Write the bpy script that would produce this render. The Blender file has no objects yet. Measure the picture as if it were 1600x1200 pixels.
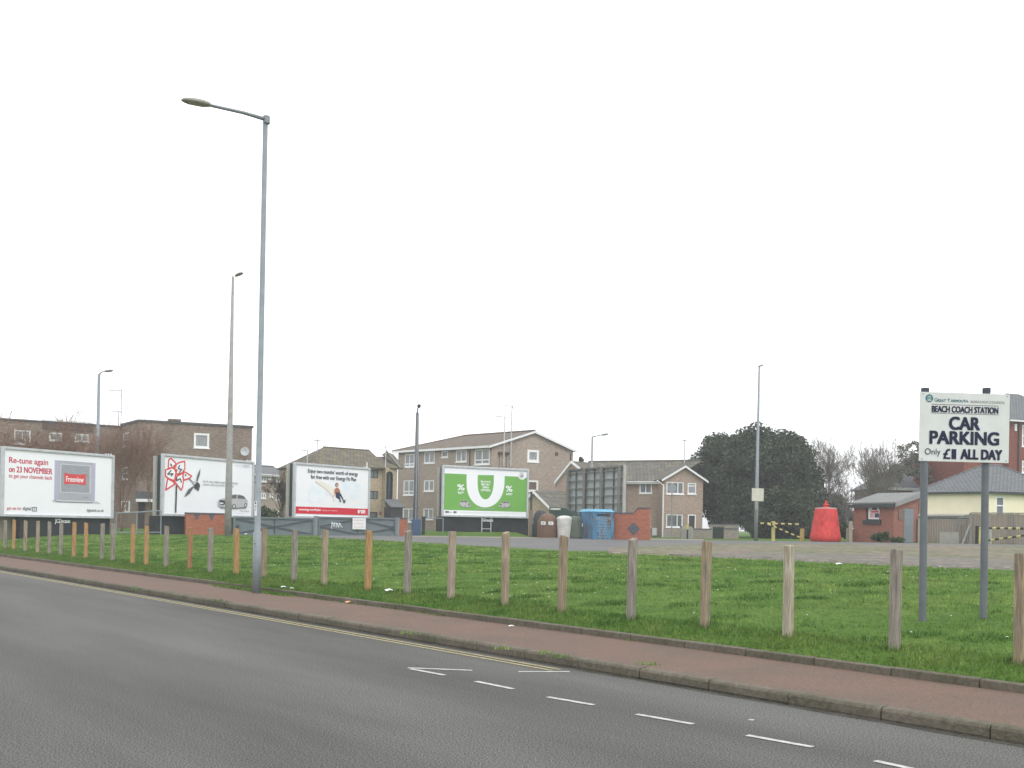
import bpy, bmesh, math, random
import numpy as np
from mathutils import Vector, noise as mnoise
random.seed(7); np.random.seed(7)
R = math.radians
sc = bpy.context.scene
COL = sc.collection
# ------------------------------------------------------------------ camera
F, PX0, PY0, ROLL, EYE = 1556.0, 800.0, 822.0, 0.0195, 1.6
cam = bpy.data.cameras.new("camera"); camo = bpy.data.objects.new("camera", cam); COL.objects.link(camo)
cam.sensor_fit = 'HORIZONTAL'; cam.sensor_width = 36; cam.lens = 36*F/1600
cam.shift_y = (PY0-600)/1600; cam.clip_end = 3000; cam.clip_start = .05
camo.location = (0, 0, EYE); camo.rotation_euler = (R(90), -ROLL, 0)
sc.camera = camo
# ------------------------------------------------------------------ world and sun
w = bpy.data.worlds.new("World"); sc.world = w; w.use_nodes = True
nt = w.node_tree; nt.nodes.clear()
sky = nt.nodes.new('ShaderNodeTexSky'); sky.sky_type = 'NISHITA'; sky.sun_disc = False
SUN_EL, SUN_AZ = R(50), R(150)
sky.sun_elevation = SUN_EL; sky.sun_rotation = SUN_AZ; sky.dust_density = 6; sky.air_density = 1.5
hs = nt.nodes.new('ShaderNodeHueSaturation'); hs.inputs['Saturation'].default_value = .12
mx = nt.nodes.new('ShaderNodeMix'); mx.data_type = 'RGBA'; mx.inputs[0].default_value = .86
mx.inputs[7].default_value = (17.6, 17.9, 18.2, 1)
bg = nt.nodes.new('ShaderNodeBackground'); bg.inputs[1].default_value = .1
wo = nt.nodes.new('ShaderNodeOutputWorld')
nt.links.new(sky.outputs[0], hs.inputs['Color']); nt.links.new(hs.outputs[0], mx.inputs[6])
nt.links.new(mx.outputs[2], bg.inputs[0]); nt.links.new(bg.outputs[0], wo.inputs[0])
sd = bpy.data.lights.new("sun", 'SUN'); so = bpy.data.objects.new("sun", sd); COL.objects.link(so)
sd.energy = .9; sd.angle = R(18); sd.color = (1, .97, .93)
dv = Vector((math.sin(SUN_AZ)*math.cos(SUN_EL), math.cos(SUN_AZ)*math.cos(SUN_EL), math.sin(SUN_EL)))
so.rotation_euler = dv.to_track_quat('Z', 'Y').to_euler()
sc.view_settings.view_transform = 'Standard'; sc.view_settings.look = 'None'
sc.view_settings.exposure = 0; sc.view_settings.gamma = 1
# ------------------------------------------------------------------ geometry of the place
CR, SR = math.cos(ROLL), math.sin(ROLL)
def W(px, py, d):
    u = (px-PX0)/F; v = (PY0-py)/F
    return Vector(((u*CR-v*SR)*d, d, (u*SR+v*CR)*d+EYE))
ALONG = (-math.sin(R(40.9)), math.cos(R(40.9))); NRM = (math.cos(R(40.9)), math.sin(R(40.9)))
K0 = (3.94, 7.6)
def st(s, t): return (K0[0]+NRM[0]*s+ALONG[0]*t, K0[1]+NRM[1]*s+ALONG[1]*t)
def sval(x, y): return (x-K0[0])*NRM[0]+(y-K0[1])*NRM[1]
def smooth(x, a, b):
    x = np.clip((x-a)/(b-a), 0, 1); return x*x*(3-2*x)
def zg(x, y):
    s = sval(x, y)
    z = np.interp(s, [-1e4, 2.0, 2.2, 2.8, 4.5, 9, 16, 35, 1e5], [.12, .17, .2, .29, .42, .72, .80, .88, .88])
    z = z + .3*smooth(y, 61.2, 64)*(1-smooth(y, 70, 76))*smooth(x, -11.5, -8)*(1-smooth(x, .2, 1.3))
    return z + .2*smooth(x, 12, 26)*smooth(y, 32, 58) + 0.012*np.sin(x*.9+1)*np.sin(y*.7)
def ground_hit(px, py):
    lo, hi = 3.0, 400.0
    a = W(px, py, 1.0)
    f = lambda d: (EYE+(a.z-EYE)*d) - float(zg(a.x*d, d))
    for _ in range(60):
        m = .5*(lo+hi)
        if f(m) > 0: lo = m
        else: hi = m
    return Vector((a.x*lo, lo, float(zg(a.x*lo, lo))))
def road_pt(px, py, z=0.0):
    a = W(px, py, 1.0); d = (z-EYE)/(a.z-EYE); return Vector((a.x*d, d, z))
def gp(px, d):
    """ground point whose base shows at column px, d metres away"""
    py = 835
    for _ in range(4):
        p = W(px, py, d); z = float(zg(p.x, p.y)); py += (p.z-z)*F/d
    return Vector((p.x, p.y, z))
# ------------------------------------------------------------------ materials
MATS = {}
def mat(name, c, c2=None, rough=.8, scale=3, bump=0, bscale=60, metal=0, spec=.3, lo=.35, hi=.65, uv=False, sx=(1, 1, 1), fine=0, fscale=60, rot=None, fr_=.2):
    if name in MATS: return MATS[name]
    m = bpy.data.materials.new(name); m.use_nodes = True; t = m.node_tree; b = t.nodes['Principled BSDF']
    b.inputs['Roughness'].default_value = rough; b.inputs['Metallic'].default_value = metal
    b.inputs['Specular IOR Level'].default_value = spec
    tc = t.nodes.new('ShaderNodeTexCoord'); mp = t.nodes.new('ShaderNodeMapping'); mp.inputs['Scale'].default_value = sx
    t.links.new(tc.outputs['UV' if uv else 'Object'], mp.inputs[0]); fv = mp.outputs[0]
    if rot is not None: mp.vector_type = 'TEXTURE'; mp.inputs['Rotation'].default_value = (0, 0, rot); fv = tc.outputs['Object']
    c4 = (*c, 1)
    if c2 is None: c2 = tuple(min(1, x*.86) for x in c)
    n = t.nodes.new('ShaderNodeTexNoise'); n.inputs['Scale'].default_value = scale; n.inputs['Detail'].default_value = 6
    n.inputs['Roughness'].default_value = .6
    t.links.new(mp.outputs[0], n.inputs['Vector'])
    r = t.nodes.new('ShaderNodeMapRange'); r.inputs[1].default_value = lo; r.inputs[2].default_value = hi
    t.links.new(n.outputs[0], r.inputs[0])
    x = t.nodes.new('ShaderNodeMix'); x.data_type = 'RGBA'; x.inputs[6].default_value = c4; x.inputs[7].default_value = (*c2, 1)
    t.links.new(r.outputs[0], x.inputs[0]); out = x.outputs[2]
    if fine:
        n2 = t.nodes.new('ShaderNodeTexNoise'); n2.inputs['Scale'].default_value = fscale; n2.inputs['Detail'].default_value = 3
        t.links.new(fv, n2.inputs['Vector'])
        r2 = t.nodes.new('ShaderNodeMapRange'); r2.inputs[1].default_value = .5-fr_; r2.inputs[2].default_value = .5+fr_
        r2.inputs[3].default_value = 1-fine; r2.inputs[4].default_value = 1+fine
        t.links.new(n2.outputs[0], r2.inputs[0])
        v = t.nodes.new('ShaderNodeVectorMath'); v.operation = 'SCALE'
        t.links.new(out, v.inputs[0]); t.links.new(r2.outputs[0], v.inputs['Scale']); out = v.outputs[0]
    t.links.new(out, b.inputs['Base Color'])
    if bump:
        nb = t.nodes.new('ShaderNodeTexNoise'); nb.inputs['Scale'].default_value = bscale; nb.inputs['Detail'].default_value = 4
        t.links.new(fv, nb.inputs['Vector'])
        bp = t.nodes.new('ShaderNodeBump'); bp.inputs['Strength'].default_value = bump; bp.inputs['Distance'].default_value = .02
        t.links.new(nb.outputs[0], bp.inputs['Height']); t.links.new(bp.outputs[0], b.inputs['Normal'])
    MATS[name] = m; return m
def brick(name, c1, c2, mortar, mottle=.25, bw=.225, bh=.075):
    m = bpy.data.materials.new(name); m.use_nodes = True; t = m.node_tree; b = t.nodes['Principled BSDF']
    b.inputs['Roughness'].default_value = .9; b.inputs['Specular IOR Level'].default_value = .2
    tc = t.nodes.new('ShaderNodeTexCoord'); k = t.nodes.new('ShaderNodeTexBrick')
    k.inputs['Scale'].default_value = 1; k.inputs['Brick Width'].default_value = bw; k.inputs['Row Height'].default_value = bh
    k.inputs['Mortar Size'].default_value = .006; k.inputs['Color1'].default_value = (*c1, 1); k.inputs['Color2'].default_value = (*c2, 1)
    k.inputs['Mortar'].default_value = (*mortar, 1); k.inputs['Bias'].default_value = 0
    t.links.new(tc.outputs['UV'], k.inputs['Vector'])
    def nz(scale, a, sx):
        mp = t.nodes.new('ShaderNodeMapping'); mp.inputs['Scale'].default_value = sx
        n = t.nodes.new('ShaderNodeTexNoise'); n.inputs['Scale'].default_value = scale; n.inputs['Detail'].default_value = 5
        r = t.nodes.new('ShaderNodeMapRange'); r.inputs[1].default_value = .3; r.inputs[2].default_value = .7
        r.inputs[3].default_value = 1-a; r.inputs[4].default_value = 1+a
        t.links.new(tc.outputs['UV'], mp.inputs[0]); t.links.new(mp.outputs[0], n.inputs[0]); t.links.new(n.outputs[0], r.inputs[0]); return r
    o = k.outputs[0]
    for r in (nz(3.5, mottle, (1, 2.5, 1)), nz(.35, mottle*.5, (1, 1, 1))):
        v = t.nodes.new('ShaderNodeVectorMath'); v.operation = 'SCALE'
        t.links.new(o, v.inputs[0]); t.links.new(r.outputs[0], v.inputs['Scale']); o = v.outputs[0]
    t.links.new(o, b.inputs['Base Color']); MATS[name] = m; return m
def tiles(name, c, c2, lich, course=.32, lf=.58):
    """roof covering: courses up the slope, mottled, with lichen patches"""
    m = bpy.data.materials.new(name); m.use_nodes = True; t = m.node_tree; b = t.nodes['Principled BSDF']
    b.inputs['Roughness'].default_value = .9; b.inputs['Specular IOR Level'].default_value = .2
    tc = t.nodes.new('ShaderNodeTexCoord')
    k = t.nodes.new('ShaderNodeTexBrick'); k.inputs['Scale'].default_value = 1
    k.inputs['Brick Width'].default_value = .33; k.inputs['Row Height'].default_value = course; k.inputs['Mortar Size'].default_value = .045
    k.inputs['Color1'].default_value = (*c, 1); k.inputs['Color2'].default_value = (*c2, 1)
    k.inputs['Mortar'].default_value = tuple(x*.45 for x in c)+(1,)
    t.links.new(tc.outputs['UV'], k.inputs['Vector'])
    n = t.nodes.new('ShaderNodeTexNoise'); n.inputs['Scale'].default_value = 1.3; n.inputs['Detail'].default_value = 8; n.inputs['Roughness'].default_value = .7
    t.links.new(tc.outputs['UV'], n.inputs[0])
    r = t.nodes.new('ShaderNodeMapRange'); r.inputs[1].default_value = lf-.13; r.inputs[2].default_value = lf+.1
    t.links.new(n.outputs[0], r.inputs[0])
    x = t.nodes.new('ShaderNodeMix'); x.data_type = 'RGBA'; x.inputs[7].default_value = (*lich, 1)
    t.links.new(r.outputs[0], x.inputs[0]); t.links.new(k.outputs[0], x.inputs[6]); t.links.new(x.outputs[2], b.inputs['Base Color'])
    MATS[name] = m; return m
def flat(name, c, rough=.6, spec=.3, metal=0): return mat(name, c, tuple(x*.93 for x in c), rough, 2, spec=spec, metal=metal)

white = flat('white_paint', (.8, .81, .82), .5)
upvc = flat('white_window_plastic', (.85, .86, .86), .35)
glass = mat('window_glass', (.10, .115, .125), (.19, .2, .21), .08, 1.1, spec=.6)
curtain = mat('net_curtain_glass', (.33, .34, .35), (.2, .21, .22), .15, 2.2, spec=.5, sx=(4, 4, .4))
br_brown = brick('brown_brick', (.26, .20, .16), (.195, .15, .12), (.25, .22, .19))
br_tan = brick('tan_brown_brick', (.38, .31, .255), (.31, .25, .205), (.36, .32, .285), .16)
br_buff = brick('buff_brick', (.42, .345, .24), (.35, .285, .2), (.38, .33, .26), .16)
br_house = brick('pinkish_brown_brick', (.40, .30, .24), (.32, .24, .195), (.37, .31, .27), .16)
br_red = brick('orange_red_brick', (.42, .15, .09), (.36, .125, .075), (.30, .16, .12), .14)
br_shed = brick('dull_red_brick', (.31, .13, .095), (.265, .11, .082), (.24, .15, .125), .14)
br_dark = brick('dark_red_brick', (.25, .08, .055), (.20, .065, .05), (.16, .09, .07), .14)
br_blue = brick('blue_grey_brick', (.11, .12, .14), (.09, .1, .12), (.12, .12, .13), .1)
br_wall = brick('pale_garden_brick', (.33, .29, .25), (.28, .24, .21), (.3, .28, .25), .14)
rf_brown = tiles('brown_roof_tiles', (.205, .165, .135), (.15, .125, .105), (.17, .17, .12), .4, .62)
rf_moss = tiles('mossy_roof_tiles', (.155, .135, .11), (.12, .105, .09), (.2, .185, .1), .4, .58)
rf_terr = tiles('ribbed_roof_tiles', (.16, .15, .135), (.12, .115, .105), (.21, .2, .125), .5, .6)
rf_slate = tiles('grey_slates', (.2, .212, .222), (.15, .16, .17), (.185, .19, .185), .22, .66)
rf_felt = mat('dark_roof_felt', (.17, .18, .175), (.21, .21, .205), .9, 2.5)
alu = mat('aluminium_frame', (.55, .57, .6), (.44, .46, .48), .5, 4, metal=.1, fine=.06)
black = mat('black_board', (.022, .026, .031), (.034, .038, .042), .7, 2)
steel = mat('galvanised_steel', (.26, .29, .31), (.22, .25, .27), .55, 6, metal=.2, fine=.05, fscale=30)
steel_d = mat('weathered_column_steel', (.25, .25, .24), (.32, .32, .3), .6, 5, metal=.1)
lead = mat('dark_lead_sheet', (.10, .105, .11), None, .8)
shadow_in = mat('interior_dark', (.03, .03, .03), None, .9)
# ------------------------------------------------------------------ mesh builder
ORG = {}
class MB:
    def __init__(s): s.v = []; s.f = []; s.m = []
    def add(s, vs, fs, mi=0):
        o = len(s.v); s.v += [tuple(p) for p in vs]; s.f += [tuple(o+i for i in f) for f in fs]; s.m += [mi]*len(fs); return s
    def box(s, fr, a0, a1, b0, b1, c0, c1, mi=0):
        P = [fr(a, b, c) for c in (c0, c1) for b in (b0, b1) for a in (a0, a1)]
        return s.add(P, [(0, 2, 3, 1), (4, 5, 7, 6), (0, 1, 5, 4), (2, 6, 7, 3), (0, 4, 6, 2), (1, 3, 7, 5)], mi)
    def poly(s, fr, pts, c, mi=0): return s.add([fr(a, b, c) for a, b in pts], [tuple(range(len(pts)))], mi)
    def prism(s, fr, pts, c0, c1, mi=0):
        n = len(pts); P = [fr(a, b, c0) for a, b in pts]+[fr(a, b, c1) for a, b in pts]
        return s.add(P, [tuple(reversed(range(n))), tuple(range(n, 2*n))]+[(i, (i+1) % n, n+(i+1) % n, n+i) for i in range(n)], mi)
    def slab(s, pts, th, mi=0):
        pts = [Vector(p) for p in pts]; n = (pts[1]-pts[0]).cross(pts[2]-pts[0]).normalized()
        if n.z < 0: pts.reverse(); n = -n
        k = len(pts); P = pts+[p-n*th for p in pts]
        return s.add(P, [tuple(range(k)), tuple(reversed(range(k, 2*k)))]+[((i+1) % k, i, k+i, k+(i+1) % k) for i in range(k)], mi)
    def tube(s, pts, rad, n=8, mi=0, cap=True):
        pts = [Vector(p) for p in pts]
        if not isinstance(rad, (list, tuple)): rad = [rad]*len(pts)
        o = len(s.v); prev = None
        for i, p in enumerate(pts):
            d = (pts[min(i+1, len(pts)-1)]-pts[max(i-1, 0)])
            d = d.normalized() if d.length > 1e-9 else Vector((0, 0, 1))
            if prev is None: u = d.orthogonal().normalized()
            else:
                u = prev-d*prev.dot(d); u = u.normalized() if u.length > 1e-6 else d.orthogonal().normalized()
            prev = u; v = d.cross(u)
            for j in range(n):
                a = 2*math.pi*j/n; s.v.append(tuple(p+(u*math.cos(a)+v*math.sin(a))*rad[i]))
        for i in range(len(pts)-1):
            for j in range(n):
                a = o+i*n+j; b = o+i*n+(j+1) % n; s.f.append((a, b, b+n, a+n)); s.m.append(mi)
        if cap:
            s.f.append(tuple(o+j for j in reversed(range(n)))); s.m.append(mi)
            e = o+(len(pts)-1)*n; s.f.append(tuple(e+j for j in range(n))); s.m.append(mi)
        return s
    def lathe(s, c, prof, n=24, mi=0, sx=1, sy=1):
        o = len(s.v)
        for r, z in prof:
            for j in range(n):
                a = 2*math.pi*j/n; s.v.append((c[0]+r*math.cos(a)*sx, c[1]+r*math.sin(a)*sy, c[2]+z))
        for i in range(len(prof)-1):
            for j in range(n):
                a = o+i*n+j; b = o+i*n+(j+1) % n; s.f.append((a, b, b+n, a+n)); s.m.append(mi)
        s.f.append(tuple(o+j for j in reversed(range(n)))); s.m.append(mi)
        e = o+(len(prof)-1)*n; s.f.append(tuple(e+j for j in range(n))); s.m.append(mi)
        return s
    def text(s, fr, txt, a0, a1, b0, b1, c, mi=0, bold=0):
        vs, fs = text_mesh(txt, 0)
        xs = [p[0] for p in vs]; ys = [p[1] for p in vs]; x0, x1, y0, y1 = min(xs), max(xs), min(ys), max(ys)
        q = bold*.8*(b1-b0); a0 += q; a1 -= q; b0 += q*.6; b1 -= q*.6
        for i, (dx, dy) in enumerate(((0, 0),) if not bold else ((-1, -.6), (1, -.6), (1, .6), (-1, .6), (0, 0))):
            s.add([fr(a0+dx*q+(x-x0)/(x1-x0)*(a1-a0), b0+dy*q+(y-y0)/(y1-y0)*(b1-b0), c+i*.00005) for x, y in vs], fs, mi)
        return s
    def line(s, fr, pts, wd, c, mi=0):
        for (x0, y0), (x1, y1) in zip(pts, pts[1:]):
            L = math.hypot(x1-x0, y1-y0) or 1e-6; nx, ny = -(y1-y0)/L*wd/2, (x1-x0)/L*wd/2; ex, ey = (x1-x0)/L*wd*.3, (y1-y0)/L*wd*.3
            s.poly(fr, [(x0-nx-ex, y0-ny-ey), (x1-nx+ex, y1-ny+ey), (x1+nx+ex, y1+ny+ey), (x0+nx-ex, y0+ny-ey)], c, mi)
            c += .0004
        return s
    def build(s, name, mats, parent=None, smooth=False, origin=None, uv=True, bev=0):
        if not isinstance(mats, (list, tuple)): mats = [mats]
        og = Vector(ORG[parent.name]) if parent else (Vector(origin) if origin is not None else Vector((0, 0, 0)))
        me = bpy.data.meshes.new(name)
        me.from_pydata([(x-og.x, y-og.y, z-og.z) for x, y, z in s.v], [], s.f)
        for m in mats: me.materials.append(m)
        me.polygons.foreach_set('material_index', s.m)
        if smooth: me.polygons.foreach_set('use_smooth', [True]*len(s.f))
        me.update()
        if uv:
            l = me.uv_layers.new(name='metres'); co = [v.co for v in me.vertices]; Z = Vector((0, 0, 1))
            for p in me.polygons:
                n = p.normal
                if abs(n.z) > .985: a, b = Vector((1, 0, 0)), Vector((0, 1, 0))
                else: a = Z.cross(n).normalized(); b = n.cross(a)
                for li in p.loop_indices:
                    q = co[me.loops[li].vertex_index]; l.data[li].uv = (q.dot(a), q.dot(b))
        o = bpy.data.objects.new(name, me); COL.objects.link(o)
        if parent: o.parent = parent
        else: o.location = og
        ORG[o.name] = tuple(og)
        if bev:
            mdf = o.modifiers.new('bevel', 'BEVEL'); mdf.width = bev; mdf.segments = 2; mdf.limit_method = 'ANGLE'
        return o
_tc = {}
def text_mesh(txt, bold):
    if (txt, bold) in _tc: return _tc[(txt, bold)]
    c = bpy.data.curves.new('lettering', 'FONT'); c.body = txt; c.size = 1; c.offset = bold; c.resolution_u = 4
    if bold: c.space_character = 1+bold*2
    o = bpy.data.objects.new('lettering', c); COL.objects.link(o)
    dg = bpy.context.evaluated_depsgraph_get(); me = o.evaluated_get(dg).to_mesh()
    vs = [(v.co.x, v.co.y) for v in me.vertices]; fs = [tuple(p.vertices) for p in me.polygons]
    # make every face point to +z
    out = []
    for f in fs:
        a = sum(vs[f[i]][0]*vs[f[(i+1) % len(f)]][1]-vs[f[(i+1) % len(f)]][0]*vs[f[i]][1] for i in range(len(f)))
        out.append(f if a > 0 else tuple(reversed(f)))
    o.evaluated_get(dg).to_mesh_clear(); bpy.data.objects.remove(o); bpy.data.curves.remove(c)
    _tc[(txt, bold)] = (vs, out); return vs, out
class Fr:
    """a wall-like frame: a runs left to right, b up, c out towards the street"""
    def __init__(s, p0, p1, z=None):
        s.o = Vector(p0); 
        if z is not None: s.o.z = z
        d = Vector(p1)-Vector(p0); d.z = 0; s.L = d.length; s.ax = d.normalized(); s.up = Vector((0, 0, 1)); s.out = s.ax.cross(s.up)
    def __call__(s, a, b, c=0): return s.o+s.ax*a+s.up*b+s.out*c
    def pix(s, px, py, c=0):
        e = Vector((0, 0, EYE)); d = W(px, py, 1)-e; o = s.o+s.out*c
        t = (o-e).dot(s.out)/d.dot(s.out); q = e+d*t-s.o; return q.dot(s.ax), q.z
    def rect(s, x0, y0, x1, y1):
        m = .5*(y0+y1); n = .5*(x0+x1)
        return (s.pix(x0, m)[0], s.pix(n, y1)[1], s.pix(x1, m)[0], s.pix(n, y0)[1])
def AX(o, rz=0):
    o = Vector(o); c, s_ = math.cos(rz), math.sin(rz)
    return lambda a, b, c2=0: Vector((o.x+a*c-b*s_, o.y+a*s_+b*c, o.z+c2))     # a, b on the ground, c up
def thing(name, label, cat, loc, group=None):
    o = bpy.data.objects.new(name, None); COL.objects.link(o); o.location = loc; o.empty_display_size = .3
    ORG[o.name] = tuple(loc); return tag(o, label, cat, group)
def tag(o, label, cat, group=None):
    o['label'] = label; o['category'] = cat
    if group: o['group'] = group
    return o
def kind(o, k='structure'): o['kind'] = k; return o
def holed(mb, fr, L, H, rects, mi=0, reveal=.1, b0=0):
    A = sorted({0, L, *[min(max(v, 0), L) for r in rects for v in (r[0], r[2])]}); B = sorted({b0, H, *[v for r in rects for v in (r[1], r[3]) if b0 < v < H]})
    for a0, a1 in zip(A, A[1:]):
        for q0, q1 in zip(B, B[1:]):
            if any(r[0] <= (a0+a1)/2 <= r[2] and r[1] <= (q0+q1)/2 <= r[3] for r in rects): continue
            mb.poly(fr, [(a0, q0), (a1, q0), (a1, q1), (a0, q1)], 0, mi)
    for r in rects:
        a0, q0, a1, q1 = r
        for P in (((a0, q0), (a0, q1)), ((a1, q1), (a1, q0)), ((a1, q0), (a0, q0)), ((a0, q1), (a1, q1))):
            mb.add([fr(*P[0], 0), fr(*P[1], 0), fr(*P[1], -reveal-.05), fr(*P[0], -reveal-.05)], [(0, 1, 2, 3)], mi)
def window(root, fr, r, cols=2, trans=None, m=None, gl=None, fw=.07, name='window', proud=0.0, sill=True):
    """frame with mullions; pane is its sub-part"""
    a0, b0, a1, b1 = r; mb = MB(); c0, c1 = -.1, -.03+proud
    m = m or upvc
    mb.box(fr, a0, a0+fw, b0, b1, c0, c1); mb.box(fr, a1-fw, a1, b0, b1, c0, c1)
    mb.box(fr, a0+fw, a1-fw, b0, b0+fw, c0, c1); mb.box(fr, a0+fw, a1-fw, b1-fw, b1, c0, c1)
    for k in range(1, cols):
        x = a0+(a1-a0)*k/cols; mb.box(fr, x-fw*.4, x+fw*.4, b0+fw, b1-fw, c0+.01, c1-.004)
    if trans: 
        y = b0+(b1-b0)*trans; mb.box(fr, a0+fw, a1-fw, y-fw*.4, y+fw*.4, c0+.012, c1-.008)
    if sill: mb.box(fr, a0-.06, a1+.06, b0-.07, b0-.001, -.09, .06)
    o = mb.build(name, m, root)
    p = MB(); p.poly(fr, [(a0+fw*.5, b0+fw*.5), (a1-fw*.5, b0+fw*.5), (a1-fw*.5, b1-fw*.5), (a0+fw*.5, b1-fw*.5)], -.07)
    p.build('pane', gl or random.choice([glass, curtain, glass]), o)
    return o
def V2(a, z): return Vector((a[0], a[1], z))
exec_order = []
# ================================================================== THE SETTING
asph = mat('road_asphalt', (.068, .068, .063), (.122, .122, .115), .9, .8, bump=.1, bscale=120, fine=.66, fscale=75, fr_=.12, lo=.33, hi=.68, spec=.25, rot=R(130.9), sx=(9, 1.6, 1))
pave_m = mat('red_tarmac', (.165, .105, .08), (.125, .095, .075), .92, 1.2, bump=.4, bscale=90, fine=.34, fscale=85, fr_=.15, lo=.3, hi=.72)
kerb_m = mat('concrete_kerb', (.142, .125, .098), (.09, .085, .058), .9, 1.6, bump=.5, bscale=50, fine=.22, fscale=22, lo=.38, hi=.66)
grass_m = mat('lawn_soil_green', (.06, .12, .02), (.09, .15, .03), .95, .7, bump=.6, bscale=30, fine=.3, fscale=14, spec=.1)
def grid(name, m, s_list, t_list, zf, kindv='structure'):
    S, T = np.meshgrid(np.array(s_list), np.array(t_list), indexing='ij')
    X = K0[0]+NRM[0]*S+ALONG[0]*T; Y = K0[1]+NRM[1]*S+ALONG[1]*T; Zv = zf(X, Y, S)
    ns, ntt = S.shape; V = np.stack([X, Y, Zv], -1).reshape(-1, 3)
    i = np.arange(ns-1)[:, None]*ntt+np.arange(ntt-1)[None, :]
    Fc = np.stack([i, i+ntt, i+ntt+1, i+1], -1).reshape(-1, 4)[:, ::-1]
    me = bpy.data.meshes.new(name); me.from_pydata(V.tolist(), [], Fc.tolist()); me.materials.append(m)
    me.polygons.foreach_set('use_smooth', [True]*len(Fc)); me.update()
    if me.polygons[0].normal.z < 0: me.flip_normals()
    o = bpy.data.objects.new(name, me); COL.objects.link(o); return kind(o, kindv)
tt = list(np.concatenate([np.linspace(-60, -10, 26)[:-1], np.linspace(-10, 110, 241), np.linspace(110, 700, 41)[1:]]))
kind(MB().add([(-1500, -1500, -.06), (1500, -1500, -.06), (1500, 1500, -.06), (-1500, 1500, -.06)], [(0, 1, 2, 3)]).build('ground', mat('earth', (.07, .08, .04), (.09, .09, .05), .95, .5)))
grid('road', asph, np.linspace(-11.5, 0.02, 24), tt, lambda X, Y, S: 0.0*S+.02*np.clip((-S)/6, 0, 1)*0)
kind(MB().add([(*st(-30, -60), .11), (*st(-11.6, -60), .11), (*st(-11.6, 300), .11), (*st(-30, 300), .11)], [(0, 1, 2, 3)]).build('near_pavement', pave_m))
grid('pavement', pave_m, [.126, .5, 1, 1.5, 1.87], tt, lambda X, Y, S: .112+.006*np.sin(X*.8)*np.sin(Y*.6))
sl = list(np.concatenate([np.linspace(1.99, 12, 90), np.linspace(12, 45, 70)[1:], np.linspace(45, 700, 40)[1:]]))
grid('lawn', grass_m, sl, tt, lambda X, Y, S: zg(X, Y)+.012*np.sin(X*5.1+Y*3.3)*np.sin(Y*4.3-X*2.1)*(S < 40))
def trimesh_(name, P):
    me = bpy.data.meshes.new(name); me.from_pydata(P, [], [(i, i+1, i+2) for i in range(0, len(P), 3)]); me.materials.append(mat('pale_grit', (.42, .4, .36), (.2, .2, .18), .8, 6)); me.update(); o = bpy.data.objects.new(name, me); COL.objects.link(o); return o
def kerb(name, s0, wd, ztop, zbot, zback, seg, t0, t1, ch):
    mb = MB(); t = t0; rnd = random.Random(3)
    while t < t1:
        e = t+seg-.012; dz = rnd.uniform(-.004, .004); ds = rnd.uniform(-.006, .006)
        prof = [(0, zbot), (0, ztop-ch), (ch*.4, ztop-ch*.35), (ch, ztop), (wd, ztop), (wd, zback)]
        P = []
        for tv in (t, e):
            for sv, z in prof: x, y = st(s0+sv+ds, tv); P.append((x, y, z+dz))
        n = len(prof)
        mb.add(P, [(i, i+1, n+i+1, n+i) for i in range(n-1)]+[tuple(range(n))[::-1], tuple(range(n, 2*n))])
        t += seg
    o = mb.build(name, kerb_m, uv=False); me = o.data
    bm = bmesh.new(); bm.from_mesh(me); bmesh.ops.recalc_face_normals(bm, faces=bm.faces); bm.to_mesh(me); bm.free()
    return kind(o)
kerb('kerb', 0, .13, .12, -.05, 0, .915, -40, 120, .03)
kerb('back_kerb', 1.87, .1, .2, .05, .1, .915, -40, 120, .012)
kind(MB().add([(*st(-.01, -40), .02), (*st(.12, -40), .05), (*st(.12, 120), .05), (*st(-.01, 120), .02)], [(0, 1, 2, 3)]).build('kerb_bedding', mat('damp_joint_mortar', (.03, .03, .025), None)))
grime = mat('gutter_grime', (.05, .046, .038), (.09, .088, .08), .95, 3, fine=.3, fscale=20)
mb = MB(); P_ = []
for i in range(401):
    t_ = -20+i*.3; P_ += [(*st(-.002, t_), .003), (*st(-.05-.07*abs(mnoise.noise(Vector((t_*.9, 1, 0))))-.03*abs(mnoise.noise(Vector((t_*4, 5, 0)))), t_), .003)]
mb.add(P_, [(2*i, 2*i+1, 2*i+3, 2*i+2) for i in range(400)]); _g = mb.build('gutter_grime', grime, uv=False)
if _g.data.polygons[0].normal.z < 0: _g.data.flip_normals()
kind(_g)
P_ = []
for k in range(900):
    s_, t_ = -7.5+7.4*random.random(), -4+26*random.random()**1.3; x, y = st(s_, t_); rr = random.uniform(.003, .008); a = random.random()*6.28
    P_ += [(x+rr*math.cos(a+q), y+rr*math.sin(a+q), .006) for q in (0, 2.1, 4.2)]
P_ += [(x, y, .0065) for x, y in ()]
kind(trimesh_('road_grit', P_), 'stuff')
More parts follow.
